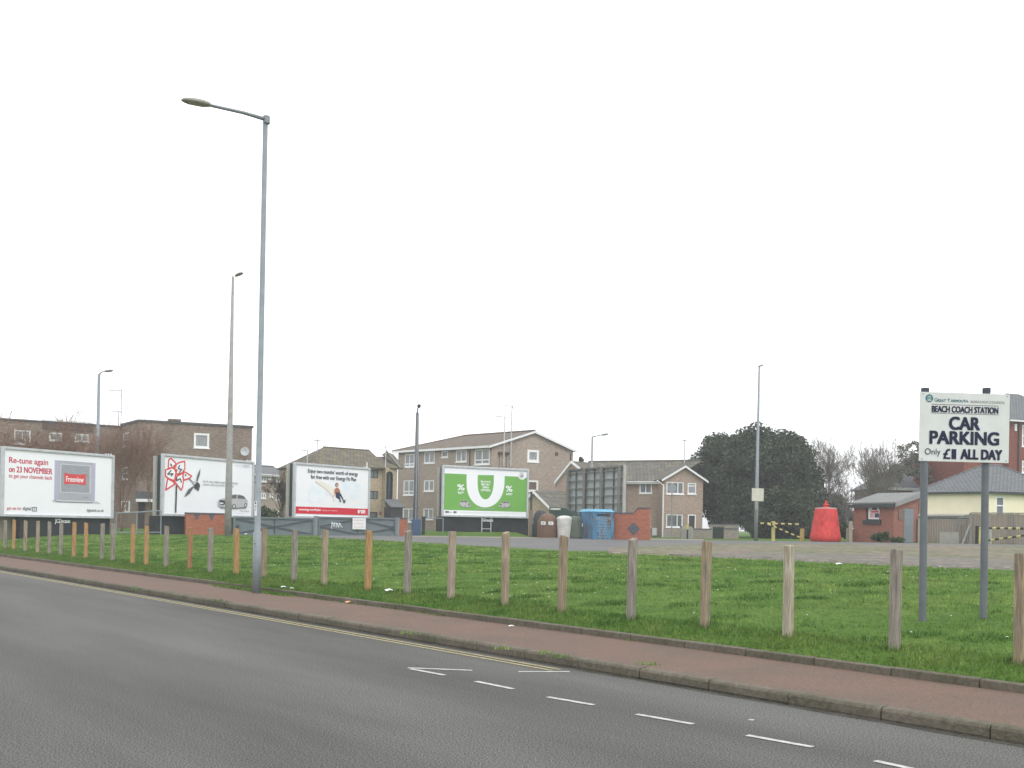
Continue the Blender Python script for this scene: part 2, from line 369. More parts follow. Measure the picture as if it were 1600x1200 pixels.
# lying markings
ymat = mat('worn_yellow_paint', (.44, .38, .19), (.18, .17, .12), .8, 14, lo=.42, hi=.7)
wmat = mat('worn_white_paint', (.5, .5, .48), (.25, .25, .25), .8, 12, lo=.42, hi=.72)
tend = (road_pt(873, 1047).x-K0[0])*ALONG[0]+(road_pt(873, 1047).y-K0[1])*ALONG[1]
for s0 in (-.19, -.32):
    kind(MB().add([(*st(s0-.05, tend), .005), (*st(s0, tend), .005), (*st(s0, 120), .005), (*st(s0-.05, 120), .005)], [(0, 1, 2, 3)]).build('yellow_line', ymat))
def mark(x0, y0, x1, y1, wd=.065):
    p, q = road_pt(x0, y0), road_pt(x1, y1); d = (q-p).normalized(); n = Vector((-d.y, d.x, 0))*wd/2
    mb = MB(); mb.add([V2(v, .005) for v in (p-n, q-n, q+n, p+n)], [(0, 1, 2, 3)]); o = mb.build('road_marking', wmat)
    if o.data.polygons[0].normal.z < 0: o.data.flip_normals()
    kind(o)
for m_ in ((637, 1044, 738, 1048), (641, 1045.5, 695, 1055.5, .06), (810, 1050, 890, 1050), (743, 1065, 802, 1077), (855, 1089.5, 928, 1102), (994, 1116.5, 1083, 1132), (1167, 1149.5, 1270, 1168), (1367, 1189.5, 1470, 1212), (1170, 1125, 1178, 1126, .05)): mark(*m_)
# strips of made ground laid over the lawn, between a near and a far edge
def interp(pts, x): return float(np.interp(x, [p[0] for p in pts], [p[1] for p in pts]))
def strip(name, m, near, far, x0, x1, lift, n=120, rows=10, wob=0):
    mb = MB(); P = []
    for i in range(n+1):
        px = x0+(x1-x0)*i/n; wv = wob*math.sin(px*.13)+wob*.7*math.sin(px*.31+1)
        a, b = ground_hit(px, interp(near, px)+wv), ground_hit(px, interp(far, px))
        for j in range(rows+1):
            q = a.lerp(b, j/rows); P.append((q.x, q.y, float(zg(q.x, q.y))+(lift if j else -.06)))
    mb.add(P, [(i*(rows+1)+j, (i+1)*(rows+1)+j, (i+1)*(rows+1)+j+1, i*(rows+1)+j+1) for i in range(n) for j in range(rows)])
    return kind(mb.build(name, m, smooth=True, uv=False))
asph2 = mat('access_asphalt', (.11, .11, .112), (.14, .138, .135), .9, .3, fine=.15, fscale=20)
grav = mat('worn_gravel_and_turf', (.175, .145, .112), (.115, .13, .062), .95, .5, bump=.4, bscale=12, fine=.4, fscale=3, fr_=.15, lo=.42, hi=.58)
grav2 = mat('loose_grey_gravel', (.165, .148, .128), (.12, .115, .09), .95, .8, bump=.4, bscale=14, fine=.35, fscale=5, fr_=.15)
strip('access_road', asph2, [(500, 840.5), (600, 845), (700, 851), (795, 858), (883, 863), (960, 865), (1000, 862), (1900, 880)], [(500, 837), (620, 838.6), (960, 843), (1200, 846), (1400, 849), (1900, 856)], 500, 1800, .03)
strip('car_park_turf', grav, [(950, 866), (1080, 870.5), (1200, 875.5), (1400, 885), (1600, 893), (1900, 908)], [(950, 858), (1030, 853.5), (1120, 851.5), (1200, 850.5), (1600, 854.5), (1900, 860)], 950, 1850, .042, wob=.6)
strip('gravel_strip', grav2, [(1040, 868.8), (1200, 875.5), (1400, 885), (1600, 893), (1900, 908)], [(1040, 868), (1200, 865), (1400, 870), (1600, 877), (1900, 890)], 1045, 1850, .054, wob=.6)
strip('dropped_edging', mat('pale_concrete_edging', (.26, .235, .19), None), [(630, 839.4), (960, 843.6), (1100, 845)], [(630, 838.3), (960, 842.4), (1100, 844)], 632, 1100, .06, rows=2)
# ------------------------------------------------------------------ grass blades and daisies
def blades(n, smin, smax, tmin, tmax, h0, h1, wd, pw=1.6):
    s = smin+(smax-smin)*np.random.rand(n)**pw; t = tmin+(tmax-tmin)*np.random.rand(n)
    X = K0[0]+NRM[0]*s+ALONG[0]*t; Y = K0[1]+NRM[1]*s+ALONG[1]*t
    k = (np.abs(X/np.maximum(Y, .1)) < .72) & (Y > 4); X, Y, s = X[k], Y[k], s[k]; n = len(X)
    cl = .55+.45*np.sin(X*1.7+2*np.sin(Y*.9))*np.sin(Y*1.3+1.5*np.sin(X*.8)); sc_ = 1+.04*np.maximum(Y-10, 0)
    h = (h0+(h1-h0)*np.random.rand(n))*(.7+.6*cl)
    a = np.random.rand(n)*6.283; wx, wy = np.cos(a)*wd*sc_/2, np.sin(a)*wd*sc_/2; lx, ly = np.random.randn(n)*h*.4, np.random.randn(n)*h*.4
    z = np.where(s < 1.87, .112, zg(X, Y)-.005)
    return np.stack([np.stack([X-wx, Y-wy, z], -1), np.stack([X+wx, Y+wy, z], -1), np.stack([X+lx, Y+ly, z+h], -1)], 1).reshape(-1, 3)
def trimesh(name, V, m):
    me = bpy.data.meshes.new(name); nv = len(V); nf = nv//3
    me.vertices.add(nv); me.vertices.foreach_set('co', V.astype(np.float32).ravel())
    me.loops.add(nv); me.loops.foreach_set('vertex_index', np.arange(nv, dtype=np.int32))
    me.polygons.add(nf); me.polygons.foreach_set('loop_start', np.arange(0, nv, 3, dtype=np.int32))
    me.update(calc_edges=True); me.materials.append(m); o = bpy.data.objects.new(name, me); COL.objects.link(o); return o
_l = ground_hit(400.5, 921.5); LT = (_l.x-K0[0])*ALONG[0]+(_l.y-K0[1])*ALONG[1]
blade_m = mat('grass_blades', (.06, .165, .022), (.235, .305, .08), .7, .9, fine=.5, fscale=3.2, fr_=.17, spec=.2, lo=.36, hi=.68)
blade_d = mat('rough_grass_blades', (.06, .15, .022), (.15, .21, .05), .7, 1.5, fine=.45, fscale=14, spec=.2)
V = np.concatenate([blades(240000, 2.25, 16, -4, 45, .025, .05, .009, 1.4), blades(110000, 6, 40, -4, 75, .03, .06, .02, 1.2)])
# keep the blades off the made ground
gy = np.array([ground_hit(px, interp([(500, 840), (600, 845), (700, 851), (795, 858), (883, 863), (953, 866), (1080, 870.5), (1200, 875.5), (1400, 885), (1600, 893), (1900, 908)], px)).y for px in range(300, 1900, 20)])
cx = V[::3, 0]/V[::3, 1]*F+800; lim = np.interp(cx, np.arange(300, 1900, 20), gy); lim[cx < 500] = 52
V = V.reshape(-1, 3, 3)[V[::3, 1] < lim+.5*np.random.randn(len(lim))].reshape(-1, 3)
kind(trimesh('grass', V, blade_m), 'stuff')
kind(trimesh('verge_grass', np.concatenate([blades(60000, 1.98, 3.1, -4, 45, .03, .085, .01, 1.1), blades(12000, 1.9, 2.1, -4, 45, .02, .06, .01, 1), blades(9000, 1.6, 2.15, LT-1.2, LT+2.2, .02, .06, .012, .6), blades(2500, 1.75, 2.15, LT-6, LT+3, .02, .06, .012, .6)]), blade_d), 'stuff')
# coarser, darker tussocks scattered through the lawn
T_ = []
for k in range(400):
    s_, t_ = 2.6+26*random.random()**1.5, -4+62*random.random(); x0, y0 = st(s_, t_)
    if y0 < 6 or abs(x0/y0) > .55 or y0 > np.interp(x0/y0*F+800, np.arange(300, 1900, 20), gy)-1: continue
    rr = random.uniform(.08, .28)*(1+.015*y0); nb_ = int(60+rr*400)
    a = np.random.rand(nb_)*6.283; q = np.sqrt(np.random.rand(nb_))*rr; X = x0+q*np.cos(a)*1.5; Y = y0+q*np.sin(a)*.8; Zz = zg(X, Y); hh = (.03+.05*np.random.rand(nb_))*(1-.5*(q/rr)**2); d_ = np.random.rand(nb_)*3.1; wv = .006*(1+.04*y0)
    T_.append(np.stack([np.stack([X-wv*np.cos(d_), Y-wv*np.sin(d_), Zz], -1), np.stack([X+wv*np.cos(d_), Y+wv*np.sin(d_), Zz], -1), np.stack([X+np.random.randn(nb_)*.02, Y+np.random.randn(nb_)*.02, Zz+hh+.01], -1)], 1).reshape(-1, 3))
kind(trimesh('tussocks', np.concatenate(T_), mat('tussock_blades', (.055, .14, .024), (.11, .18, .045), .7, 2, fine=.3, fscale=10, spec=.2)), 'stuff')
# daisies
n = 1100; s = 3.3+30*np.random.rand(n)**1.3; t = -4+60*np.random.rand(n); P = []
for a, b in zip(s, t):
    x, y = st(a, b)
    if y < 6 or abs(x/y) > .55 or y > np.interp(x/y*F+800, np.arange(300, 1900, 20), gy)-.3: continue
    if mnoise.noise(Vector((x*.35, y*.35, 3))) < -.05: continue
    r = (.008+.006*random.random())*(1+.03*y); z = float(zg(x, y))+.06
    for k in range(6):
        q = k*math.pi/3; P += [(x, y, z+.006), (x+r*math.cos(q), y+r*math.sin(q), z), (x+r*math.cos(q+1.05), y+r*math.sin(q+1.05), z)]
kind(trimesh('daisies', np.array(P), mat('daisy_petals', (.75, .75, .68), None)), 'stuff')
# weeds in the kerb joints
P = []
for px, py in ((640, 990), (855, 1021), (873, 1026), (785, 1014), (215, 921), (342, 939), (988, 1001), (1568, 1075), (690, 962), (1012, 1038)):
    g = road_pt(px, py, .12)
    for k in range(26):
        a = random.random()*6.283; r = random.random()**.7*.09; x, y = g.x+r*math.cos(a)*1.6, g.y+r*math.sin(a)
        h = .02+.035*random.random(); q = random.random()*6.283
        P += [(x-.008*math.cos(q), y-.008*math.sin(q), .115), (x+.008*math.cos(q), y+.008*math.sin(q), .115), (x+random.gauss(0, .015), y+random.gauss(0, .015), .12+h)]
kind(trimesh('kerb_weeds', np.array(P), blade_m), 'stuff')
# litter
for i, (px, py, wd, c, lb) in enumerate(((545, 942, .16, (.75, .42, .2), 'orange and white crumpled wrapper lying at the edge of the red pavement'), (608, 926, .2, (.8, .8, .82), 'flat white scrap of card on the grass beside the timber bollards'), (443, 920, .13, (.82, .82, .82), 'larger white paper scrap on the grass right of the tall lamp post'), (456, 922, .09, (.8, .8, .8), 'smaller white paper scrap right beside the larger one near the tall lamp post'), (385, 836, .3, (.8, .8, .8), 'white litter on the grass crest in front of the grey gates'), (1311, 884, .2, (.8, .8, .82), 'white crumpled paper where lawn meets the gravel'), (799, 979, .1, (.75, .72, .68), 'tiny pale scrap on the red pavement in mid picture'))):
    g = ground_hit(px, py) if py not in (979, 942) else road_pt(px, py, .12)
    mb = MB(); ax = AX((g.x, g.y, g.z+.035 if py not in (979, 942) else .125), random.random()*3)
    pts = [(-.5, -.2, .0), (-.1, -.28, .12), (.35, -.2, .02), (.5, .12, .1), (.1, .3, .0), (-.4, .22, .12), (0, 0, .22)]
    mb.add([ax(a*wd, b*wd, c_*wd) for a, b, c_ in pts], [(0, 1, 6), (1, 2, 6), (2, 3, 6), (3, 4, 6), (4, 5, 6), (5, 0, 6)])
    tag(mb.build('litter', mat('paper_%d' % i, c, None), origin=g), lb, 'litter')

# ================================================================== BUILDINGS
def facepair(px0, d0, px1, d1): return Fr(gp(px0, d0), gp(px1, d1))
def base_z(*ps): return min(p.z for p in ps)-.3
# --- flat roofed brown block on the left
def flat_block():
    A, B = gp(215, 78.5), gp(391, 82); zb = base_z(A, B)
    ztop = W(303, 663, 80).z
    root = thing('apartment_building', 'flat-roofed brown brick flats behind the two leftmost billboards', 'building', (A.x, A.y, A.z))
    fr = Fr(A, B, zb); H = ztop-zb; mb = MB()
    back = -fr.out*9
    rects = [fr.rect(303, 677, 327, 700)]
    holed(mb, fr, fr.L, H, rects)
    # left return of the main block
    P187 = gp(187, 82.5); fl = Fr(P187, A, zb); rl = [fl.rect(192, 676, 202, 698), fl.rect(190.5, 730, 200, 749)]
    holed(mb, fl, fl.L, H, rl)
    Pw = gp(-150, 74.5); P2 = gp(187, 82.5); fw = Fr(Pw, P2, zb); Hw = W(100, 661.5, 80).z-zb
    rw = [fw.rect(22, 672, 48, 694), fw.rect(77, 676, 97, 688.5), fw.rect(117, 678, 139, 690), fw.rect(-60, 668, -30, 690)]
    holed(mb, fw, fw.L, Hw, rw)
    # back and side walls
    b1, b0 = Vector(fr(fr.L, 0, -9)), Vector(fr(0, 0, -9))
    mb.add([fr(fr.L, 0), fr(fr.L, 0, -9), fr(fr.L, H, -9), fr(fr.L, H)], [(0, 1, 2, 3)])
    mb.add([fr(fr.L, 0, -9), fw(0, 0, -9), fw(0, H, -9), fr(fr.L, H, -9)], [(0, 1, 2, 3)])
    mb.build('wall', br_brown, root)
    rb = MB(); rb.slab([fr(-.1, H+.16, .1), fr(fr.L+.1, H+.16, .1), fr(fr.L+.1, H+.16, -9.1), fl(-.1, H+.16, -6)+Vector((0, 2, 0)), fl(-.1, H+.16, .1)], .16)
    rb.build('parapet', lead, root)
    rb = MB(); rb.slab([fw(-.1, Hw+.12, .1), fw(fw.L, Hw+.12, .1), fw(fw.L, Hw+.12, -9), fw(-.1, Hw+.12, -9)], .12); rb.build('wing_roof', lead, root)
    a0 = fw.pix(65, 662)[0]; a1 = fw.pix(146, 662)[0]
    MB().box(fw, a0, a1, Hw+.12, Hw+.24, -.2, .16).build('pale_flashing', white, root)
    a0 = fw.pix(66, 664)[0]
    f2 = MB(); f2.box(fw, a0, a1, Hw-.55, Hw-.02, .002, .06); f2.build('fascia_panel', mat('brown_fascia', (.12, .085, .07), None), root)
    a0, a1 = fr.pix(265, 660)[0], fr.pix(285, 660)[0]; z1 = fr.pix(275, 653)[1]
    c = MB(); c.box(fr, a0+.08, a1-.08, H+.16, z1-.12, -1.6, -.9); c.box(fr, a0, a1, z1-.12, z1, -1.68, -.82); c.build('chimney', br_brown, root)
    window(root, fr, rects[0], 1, fw=.16, gl=curtain, proud=.03)
    for r in rl: window(root, fl, r, 1, .5, fw=.1)
    for k, r in enumerate(rw): window(root, fw, r, 2 if k != 1 else 1, fw=.1, gl=curtain)
    # ground floor window and porch
    r = fl.rect(190, 783, 203, 800); g = MB()
    window(root, fl, r, 2, fw=.09, proud=.12, gl=glass)
    a0, b0 = fr.pix(212, 782); a1, b1 = fr.pix(245, 782)
    MB().box(fr, a0, fr.L*.45, b0-.1, b0+.12, 0.003, 1.0).build('porch_canopy', white, root)
    MB().box(fr, a0, fr.L*.45, b0+.12, b0+.7, 0.004, .9).build('porch_roof', lead, root)
    a0 = fr.pix(216, 800)[0]; a1 = fr.pix(226, 800)[0]; MB().box(fr, a0, a1, .3, 2.35, .003, .05).build('door', mat('dark_door', (.06, .05, .05), None), root)
    # satellite dish
    q = fr(*fr.pix(381.5, 706), .5); d = MB(); d.lathe((0, 0, 0), [(.02, 0), (.2, .02), (.36, .09), (.34, .1), (.02, .03)], 18)
    d.v = [tuple(q+Vector((x, -z, y))) for x, y, z in d.v]; dish = d.build('satellite_dish', alu, root)
    MB().tube([q, q+fr.out*-.5+Vector((0, 0, -.25))], .02, 5).build('bracket', steel, root)
    # aerials
    aerial(root, fw(fw.L-.6, Hw, -2), 190, 608, 84, 20, -1); aerial(root, fw(fw.L-1.4, Hw, -2), 185.5, 641, 84, 20, 0)
def aerial(root, foot, px, pytop, d, wpx, side=0):
    """mast with a yagi boom; side picks the way the boom points"""
    top = W(px, pytop, foot.y); m = MB(); m.tube([(top.x, foot.y, foot.z), top], .045, 6)
    L = wpx/F*foot.y; x0 = top.x-(L if side < 0 else L*.5 if side == 0 else .1); z = top.z-.12; m.tube([(x0, top.y, z), (x0+L, top.y+.2, z)], .035, 5)
    for k in range(7): x = x0+L*(k+.5)/7; m.tube([(x, top.y-.22, z), (x, top.y+.3, z)], .012, 4)
    m.tube([(top.x, top.y, z-1.1), (top.x, top.y, z-1.1)], .02, 4)
    x = x0 if side >= 0 else x0+L; m.tube([(x, top.y, z-.22), (x, top.y, z+.22)], .015, 4); m.tube([(x-.16, top.y, z-.15), (x-.16, top.y, z+.15)], .013, 4)
    return m.build('aerial', alu, root)
flat_block()

def gable_house(root, A, B, depth, zb, he, hr, wallm, roofm, rects=(), gable_left=False, gable_right=False, hip=0, oh=.3, rakes=white):
    """rows with the ridge parallel to the front A-B"""
    fr = Fr(A, B, zb); L = fr.L; mb = MB(); holed(mb, fr, L, he, list(rects))
    for a, flip in ((L, 0), (0, 1)):
        P = [fr(a, 0), fr(a, 0, -depth), fr(a, he, -depth), fr(a, he)]; gab = gable_right if a == L else gable_left
        if gab: P = [fr(a, 0), fr(a, 0, -depth), fr(a, he, -depth), fr(a, hr, -depth/2), fr(a, he)]
        if flip: P.reverse()
        mb.add(P, [tuple(range(len(P)))])
    mb.add([fr(L, 0, -depth), fr(0, 0, -depth), fr(0, he, -depth), fr(L, he, -depth)], [(0, 1, 2, 3)])
    mb.build('wall', wallm, root)
    k = (hr-he)/(depth/2); ze = he-oh*k+.1; r = MB(); zr = hr+.1
    l0, l1 = (-.15 if gable_left else -oh), (L+.15 if gable_right else L+oh); h0 = -.15 if gable_left else hip; h1 = L+.15 if gable_right else L-hip
    r.slab([fr(l0, ze, oh), fr(l1, ze, oh), fr(h1, zr, -depth/2), fr(h0, zr, -depth/2)], .1)
    r.slab([fr(l0, ze, -depth-oh), fr(l1, ze, -depth-oh), fr(h1, zr, -depth/2), fr(h0, zr, -depth/2)], .1)
    if not gable_left: r.slab([fr(l0, ze, oh), fr(l0, ze, -depth-oh), fr(h0, zr, -depth/2)], .1)
    if not gable_right: r.slab([fr(l1, ze, oh), fr(l1, ze, -depth-oh), fr(h1, zr, -depth/2)], .1)
    r.tube([fr(h0, zr+.02, -depth/2), fr(h1, zr+.02, -depth/2)], .1, 6)
    r.build('roof', roofm, root)
    g = MB(); g.box(fr, l0+.02, l1-.02, ze-.26, ze-.1, oh-.05, oh+.0); g.build('fascia', white, root)
    g = MB(); g.box(fr, l0+.02, l1-.02, ze-.12, ze-.02, oh+.003, oh+.1); g.build('gutter', white, root)
    for a, gab in ((L, gable_right), (0, gable_left)):
        if gab and rakes:
            sg = 1 if a == L else -1; b = MB(); aa = a+sg*.15
            for c0, c1 in ((oh, -depth/2), (-depth-oh, -depth/2)):
                p0, p1 = fr(aa, ze, c0), fr(aa, zr, c1); q = fr.ax*sg*.04; dz = Vector((0, 0, -.17))
                b.add([p0, p1, p1+dz, p0+dz, p0+q, p1+q, p1+q+dz, p0+q+dz], [(0, 1, 2, 3), (7, 6, 5, 4), (0, 4, 5, 1), (1, 5, 6, 2), (2, 6, 7, 3), (3, 7, 4, 0)])
            b.build('bargeboard', rakes, root)
    return fr
# --- three storey flats, mid picture: gable end C-D faces the street, long side L-C
def main_block():
    C, L_, D = gp(766, 91), gp(620, 100), gp(893, 95); zb = base_z(C, D)
    root = thing('apartment_building', 'three-storey tan brick flats with brown tiled roof and white windows, behind the green billboard', 'building', (C.x, C.y, C.z))
    he = W(770, 697, 91).z-zb; fs = Fr(L_, C, zb); fg = Fr(C, D, zb); apex_z = W(834, 676, 93).z-zb
    fs_r = [fs.rect(*q) for q in ((632, 709, 647.5, 730), (662.5, 705.5, 679, 724), (689.5, 704.5, 700, 715), (712, 703, 729, 722), (741, 701.5, 765, 726),
            (630, 750, 647, 774), (662, 750, 678, 768), (629, 794, 647, 816), (661, 794, 677, 812), (712, 750, 729, 768), (741, 750, 764, 774))]
    fg_r = [fg.rect(824, 703, 842, 722), fg.rect(824, 750.5, 841, 768)]
    mb = MB(); holed(mb, fs, fs.L, he, fs_r); holed(mb, fg, fg.L, he, fg_r)
    mid = fg.L*.5; mb.add([fg(0, he), fg(fg.L, he), fg(mid, apex_z)], [(0, 1, 2)])
    Bk = L_+(D-C); mb.add([V2(D, zb), V2(Bk, zb), V2(Bk, zb+he), V2(D, zb+he)], [(0, 1, 2, 3)]); mb.add([V2(Bk, zb), V2(L_, zb), V2(L_, zb+he), V2(Bk, zb+he)], [(0, 1, 2, 3)])
    mb.build('wall', br_tan, root)
    # roof: ridge runs back from the gable, hipped at the far end
    o = fg.out*.25; dirL = (L_-C).normalized(); acr = (D-C).normalized(); e = .4
    ze = zb+he+.02; zr = zb+apex_z+.16; k = (zr-ze)/(mid+e)
    c1 = V2(C, ze)+o-acr*e; d1 = V2(D, ze)+o+acr*e; l1 = V2(L_, ze)-acr*e+dirL*e; b1 = V2(Bk, ze)+acr*e+dirL*e
    r1 = V2(C, zr)+acr*mid+o; r2 = V2(L_, zr)+acr*mid-dirL*3.8
    r = MB(); r.slab([l1, c1, r1, r2], .12); r.slab([d1, b1, r2, r1], .12); r.slab([b1, l1, r2], .12); r.tube([r1, r2], .11, 6); r.tube([r2, l1], .09, 6)
    r.build('roof', rf_brown, root)
    g = MB(); dz = Vector((0, 0, -.22)); dn = Vector((0, 0, -.02)); q = fg.out*.05
    for p0, p1 in ((c1, r1), (r1, d1)): g.add([p0+dn, p1+dn, p1+dz, p0+dz, p0+q+dn, p1+q+dn, p1+q+dz, p0+q+dz], [(0, 3, 2, 1), (4, 5, 6, 7), (0, 1, 5, 4), (2, 3, 7, 6), (0, 4, 7, 3), (1, 2, 6, 5)])
    g.build('bargeboard', white, root)
    g = MB(); q = -acr*.04; dz = Vector((0, 0, -.2)); g.add([l1, c1, c1+dz, l1+dz, l1+q, c1+q, c1+q+dz, l1+q+dz], [(0, 1, 2, 3), (4, 7, 6, 5), (0, 4, 5, 1), (3, 2, 6, 7)]); g.build('fascia', white, root)
    cs = [2, 2, 1, 2, 2, 2, 2, 2, 2, 2, 2]; tr = [.25, None, None, None, .3, .25, None, .25, None, None, .25]
    for rr, c_, t_ in zip(fs_r, cs, tr): window(root, fs, rr, c_, t_, fw=.135, gl=curtain if c_ == 2 else glass)
    window(root, fg, fg_r[0], 1, fw=.22, proud=.04, gl=curtain); window(root, fg, fg_r[1], 1, fw=.17, proud=.04, gl=mat('brown_blind', (.17, .12, .1), None))
    a, b = fg.pix(869.5, 709.5); MB().box(fg, a-.16, a+.16, b-.16, b+.16, .003, .03).build('air_vent', mat('brown_vent', (.1, .06, .04), None), root)
    a, b = fg.pix(872, 757.5); MB().box(fg, a-.22, a+.22, b-.22, b+.22, .003, .05).build('air_vent', mat('brown_vent', (.1, .06, .04), None), root)
    for px in (655, 735): 
        a, b = fs.pix(px, 705); MB().tube([fs(a, .2, .07), fs(a, he-.2, .07)], .05, 6).build('downpipe', white if px == 655 else mat('brown_vent', (.1, .06, .04), None), root)
    a = fg.L-.3; MB().tube([fg(a, .2, .07), fg(a, he-.3, .07)], .05, 6).build('downpipe', mat('brown_vent', (.1, .06, .04), None), root)
    # masts on the gable wall
    for px, p1, p0 in ((787, 651, 728), (798, 634, 728)):
        a, b = fg.pix(px-2, p0); a2, b2 = fg.pix(px, p1); f = MB(); f.tube([fg(a, b, .25), fg(a2, b2, .25)], .05, 6)
        dr = -1; ln = 1.1 if px < 790 else .75
        f.tube([fg(a2-ln, b2-.05, .25), fg(a2+.15, b2-.05, .25)], .035, 5)
        for q in range(6): f.tube([fg(a2-ln+q*.2, b2-.05, 0), fg(a2-ln+q*.2, b2-.05, .5)], .014, 4)
        if px > 790:
            f.tube([fg(a2, b2+.2, .25), fg(a2+.1, b2-.3, .25)], .03, 4); f.tube([fg(a2-.25, b2-1.7, .25), fg(a2+.2, b2-1.7, .25)], .025, 5); f.tube([fg(a2-.14, b2-.8, .25), fg(a2+.14, b2-.8, .25)], .02, 5)
        f.tube([fg(a, b+.4, .25), fg(a, b+.4, 0)], .03, 4); f.build('aerial', alu, root)
        a, b = fg.pix(px-6, 708); f = MB(); f.box(fg, a-.2, a+.2, b-.12, b+.1, .003, .2); f.tube([fg(a-.05, b, .03), fg(a-.05, b-2.2, .03)], .02, 4); f.build('cable_box', mat('brown_vent', (.1, .06, .04), None), root)
main_block()
# --- buff brick block with steep mossy roofs
def buff_block():
    A, B = gp(484, 84.5), gp(601, 88); zb = base_z(A, B)
    root = thing('apartment_building', 'buff brick block with steep mossy roof and a tall dark arched stair window', 'building', (A.x, A.y, A.z))
    fr = Fr(A, B, zb); he = fr.pix(590, 731)[1]; depth = 8.5
    rects = [fr.rect(578, 735, 591, 747), fr.rect(577, 767, 590.5, 780)]
    lo = fr.rect(578, 800, 590, 809); rects.append(lo)
    mb = MB(); holed(mb, fr, fr.L, he, rects)
    mb.add([fr(0, 0), fr(0, he), fr(0, he, -depth), fr(0, 0, -depth)], [(0, 1, 2, 3)])
    # right bay, a little forward, with the arched opening
    B2 = gp(601, 87.3); C2 = gp(619, 88); f2 = Fr(B2, C2, zb)
    a0, b0, a1, b1 = f2.rect(603, 742, 613.5, 787); bt = f2.pix(608, 736.5)[1]
    arc = [(a0+(a1-a0)*(.5-.5*math.cos(math.pi*k/10)), b1+(bt-b1)*math.sin(math.pi*k/10)) for k in range(11)]
    top = f2.pix(610, 731)[1]
    for P in ([(0, 0), (a0, 0), (a0, top), (0, top)], [(a1, 0), (f2.L, 0), (f2.L, top), (a1, top)], [(a0, 0), (a1, 0), (a1, b0), (a0, b0)]): mb.poly(f2, P, 0)
    for (x0, y0), (x1, y1) in zip(arc, arc[1:]): mb.poly(f2, [(x0, y0), (x1, y1), (x1, top), (x0, top)], 0)
    mb.add([f2(0, 0), f2(0, top), f2(0, top, -1), f2(0, 0, -1)], [(0, 1, 2, 3)])
    mb.add([f2(f2.L, 0), f2(f2.L, 0, -9), f2(f2.L, top, -9), f2(f2.L, top)], [(0, 1, 2, 3)])
    mb.build('wall', br_buff, root)
    g = MB(); g.poly(f2, [(a0-.05, b0-.05), (a1+.05, b0-.05), (a1+.05, bt), (a0-.05, bt)], -.25)
    w_ = MB(); w_.box(f2, (a0+a1)/2-.04, (a0+a1)/2+.04, b0, bt, -.22, -.12)
    for k in (1, 2, 3, 4): b = b0+(bt-b0)*k/5; w_.box(f2, a0, a1, b-.04, b+.04, -.215, -.125)
    o = w_.build('stair_window', mat('dark_frame', (.05, .06, .06), None), root); g.build('pane', mat('dark_stair_glass', (.03, .04, .045), (.06, .09, .1), .1, 1, spec=.6), o)
    for r in rects[:2]: window(root, fr, r, 2, fw=.08, m=mat('dark_frame', (.05, .06, .06), None), sill=False, gl=glass)
    window(root, fr, rects[2], 1, fw=.08, m=mat('dark_frame', (.05, .06, .06), None), sill=False, gl=glass)
    # roofs
    r1 = fr(*fr.pix(502, 700)[::1], -depth*.5) if False else None
    zr = W(540, 700, 90).z; rl = W(505, 700, 89); rr = W(577, 703, 92); zr = (rl.z+rr.z)/2
    e0 = fr(-.2, he, .35); e1 = fr(fr.L, he, .35); k0 = fr(-.2, he, -depth-.3); k1 = fr(fr.L, he, -depth-.3)
    rf = MB(); a, b = V2(rl, zr), V2(rr, zr)
    rf.slab([e0, e1, b, a], .12); rf.slab([k0, k1, b, a], .12); rf.slab([e0, k0, a], .12); rf.slab([e1, k1, b], .12); rf.tube([a, b], .1, 6)
    # lower link roof and second ridge
    p = [W(577, 713, 91), W(606, 711.5, 91)]; z2 = p[0].z
    rf.slab([fr(fr.L-1.4, he, .36), f2(f2.L+.3, top, .36), V2(p[1], z2), V2(p[0], z2)], .12)
    p3 = W(603.5, 705, 90.2); p4 = W(628, 704.5, 95); z3 = p3.z
    la = W(596.5, 711, 90.2); ra = f2(f2.L+.1, top, .3); bk = Vector((.2, 4, 0)); q3 = V2(p3, z3); lb = la; rf.add([lb, ra, q3, lb+bk, ra+bk, q3+bk], [(0, 1, 2), (5, 4, 3), (0, 2, 5, 3), (1, 4, 5, 2), (0, 3, 4, 1)])
    rf.build('roof', rf_moss, root)
    v = MB(); q0, q1 = V2(p3, z3), f2(f2.L+.1, top+.03, .3); u = Vector((0, 0, .16)); o_ = Vector((.02, -.12, 0))
    v.add([q0+o_, q1+o_, q1+o_+u, q0+o_+u, q0, q1, q1+u, q0+u], [(0, 1, 2, 3), (7, 6, 5, 4), (3, 2, 6, 7), (0, 4, 5, 1)]); v.build('verge_trim', mat('pale_verge', (.45, .45, .43), None), root)
    # porch
    a0, b0, a1, b1 = f2.rect(600, 793, 618, 812); pm = MB(); pm.box(f2, a0, a1, 0, b1, .004, 1.2); pm.build('porch', mat('dark_porch', (.05, .052, .06), None), root)
    MB().slab([f2(a0-.15, b1+.05, 1.4), f2(a1+.15, b1+.05, 1.4), f2(a1+.15, b1+.75, .004), f2(a0-.15, b1+.75, .004)], .08).build('porch_roof', rf_slate, root)
    a, b = fr.pix(594, 802); MB().box(fr, a-.08, a+.08, b-.12, b+.12, .003, .08).build('alarm_box', mat('alarm_red', (.3, .08, .06), None), root)
    aerial(root, fr(1.2, he+1.2, -1), 496, 686, 85, 10, 0); aerial(root, fr(.6, he, .2), 480.5, 702, 84, 10, -1); aerial(root, f2(.2, top, .2), 603, 696, 87, 11, -1)
buff_block()
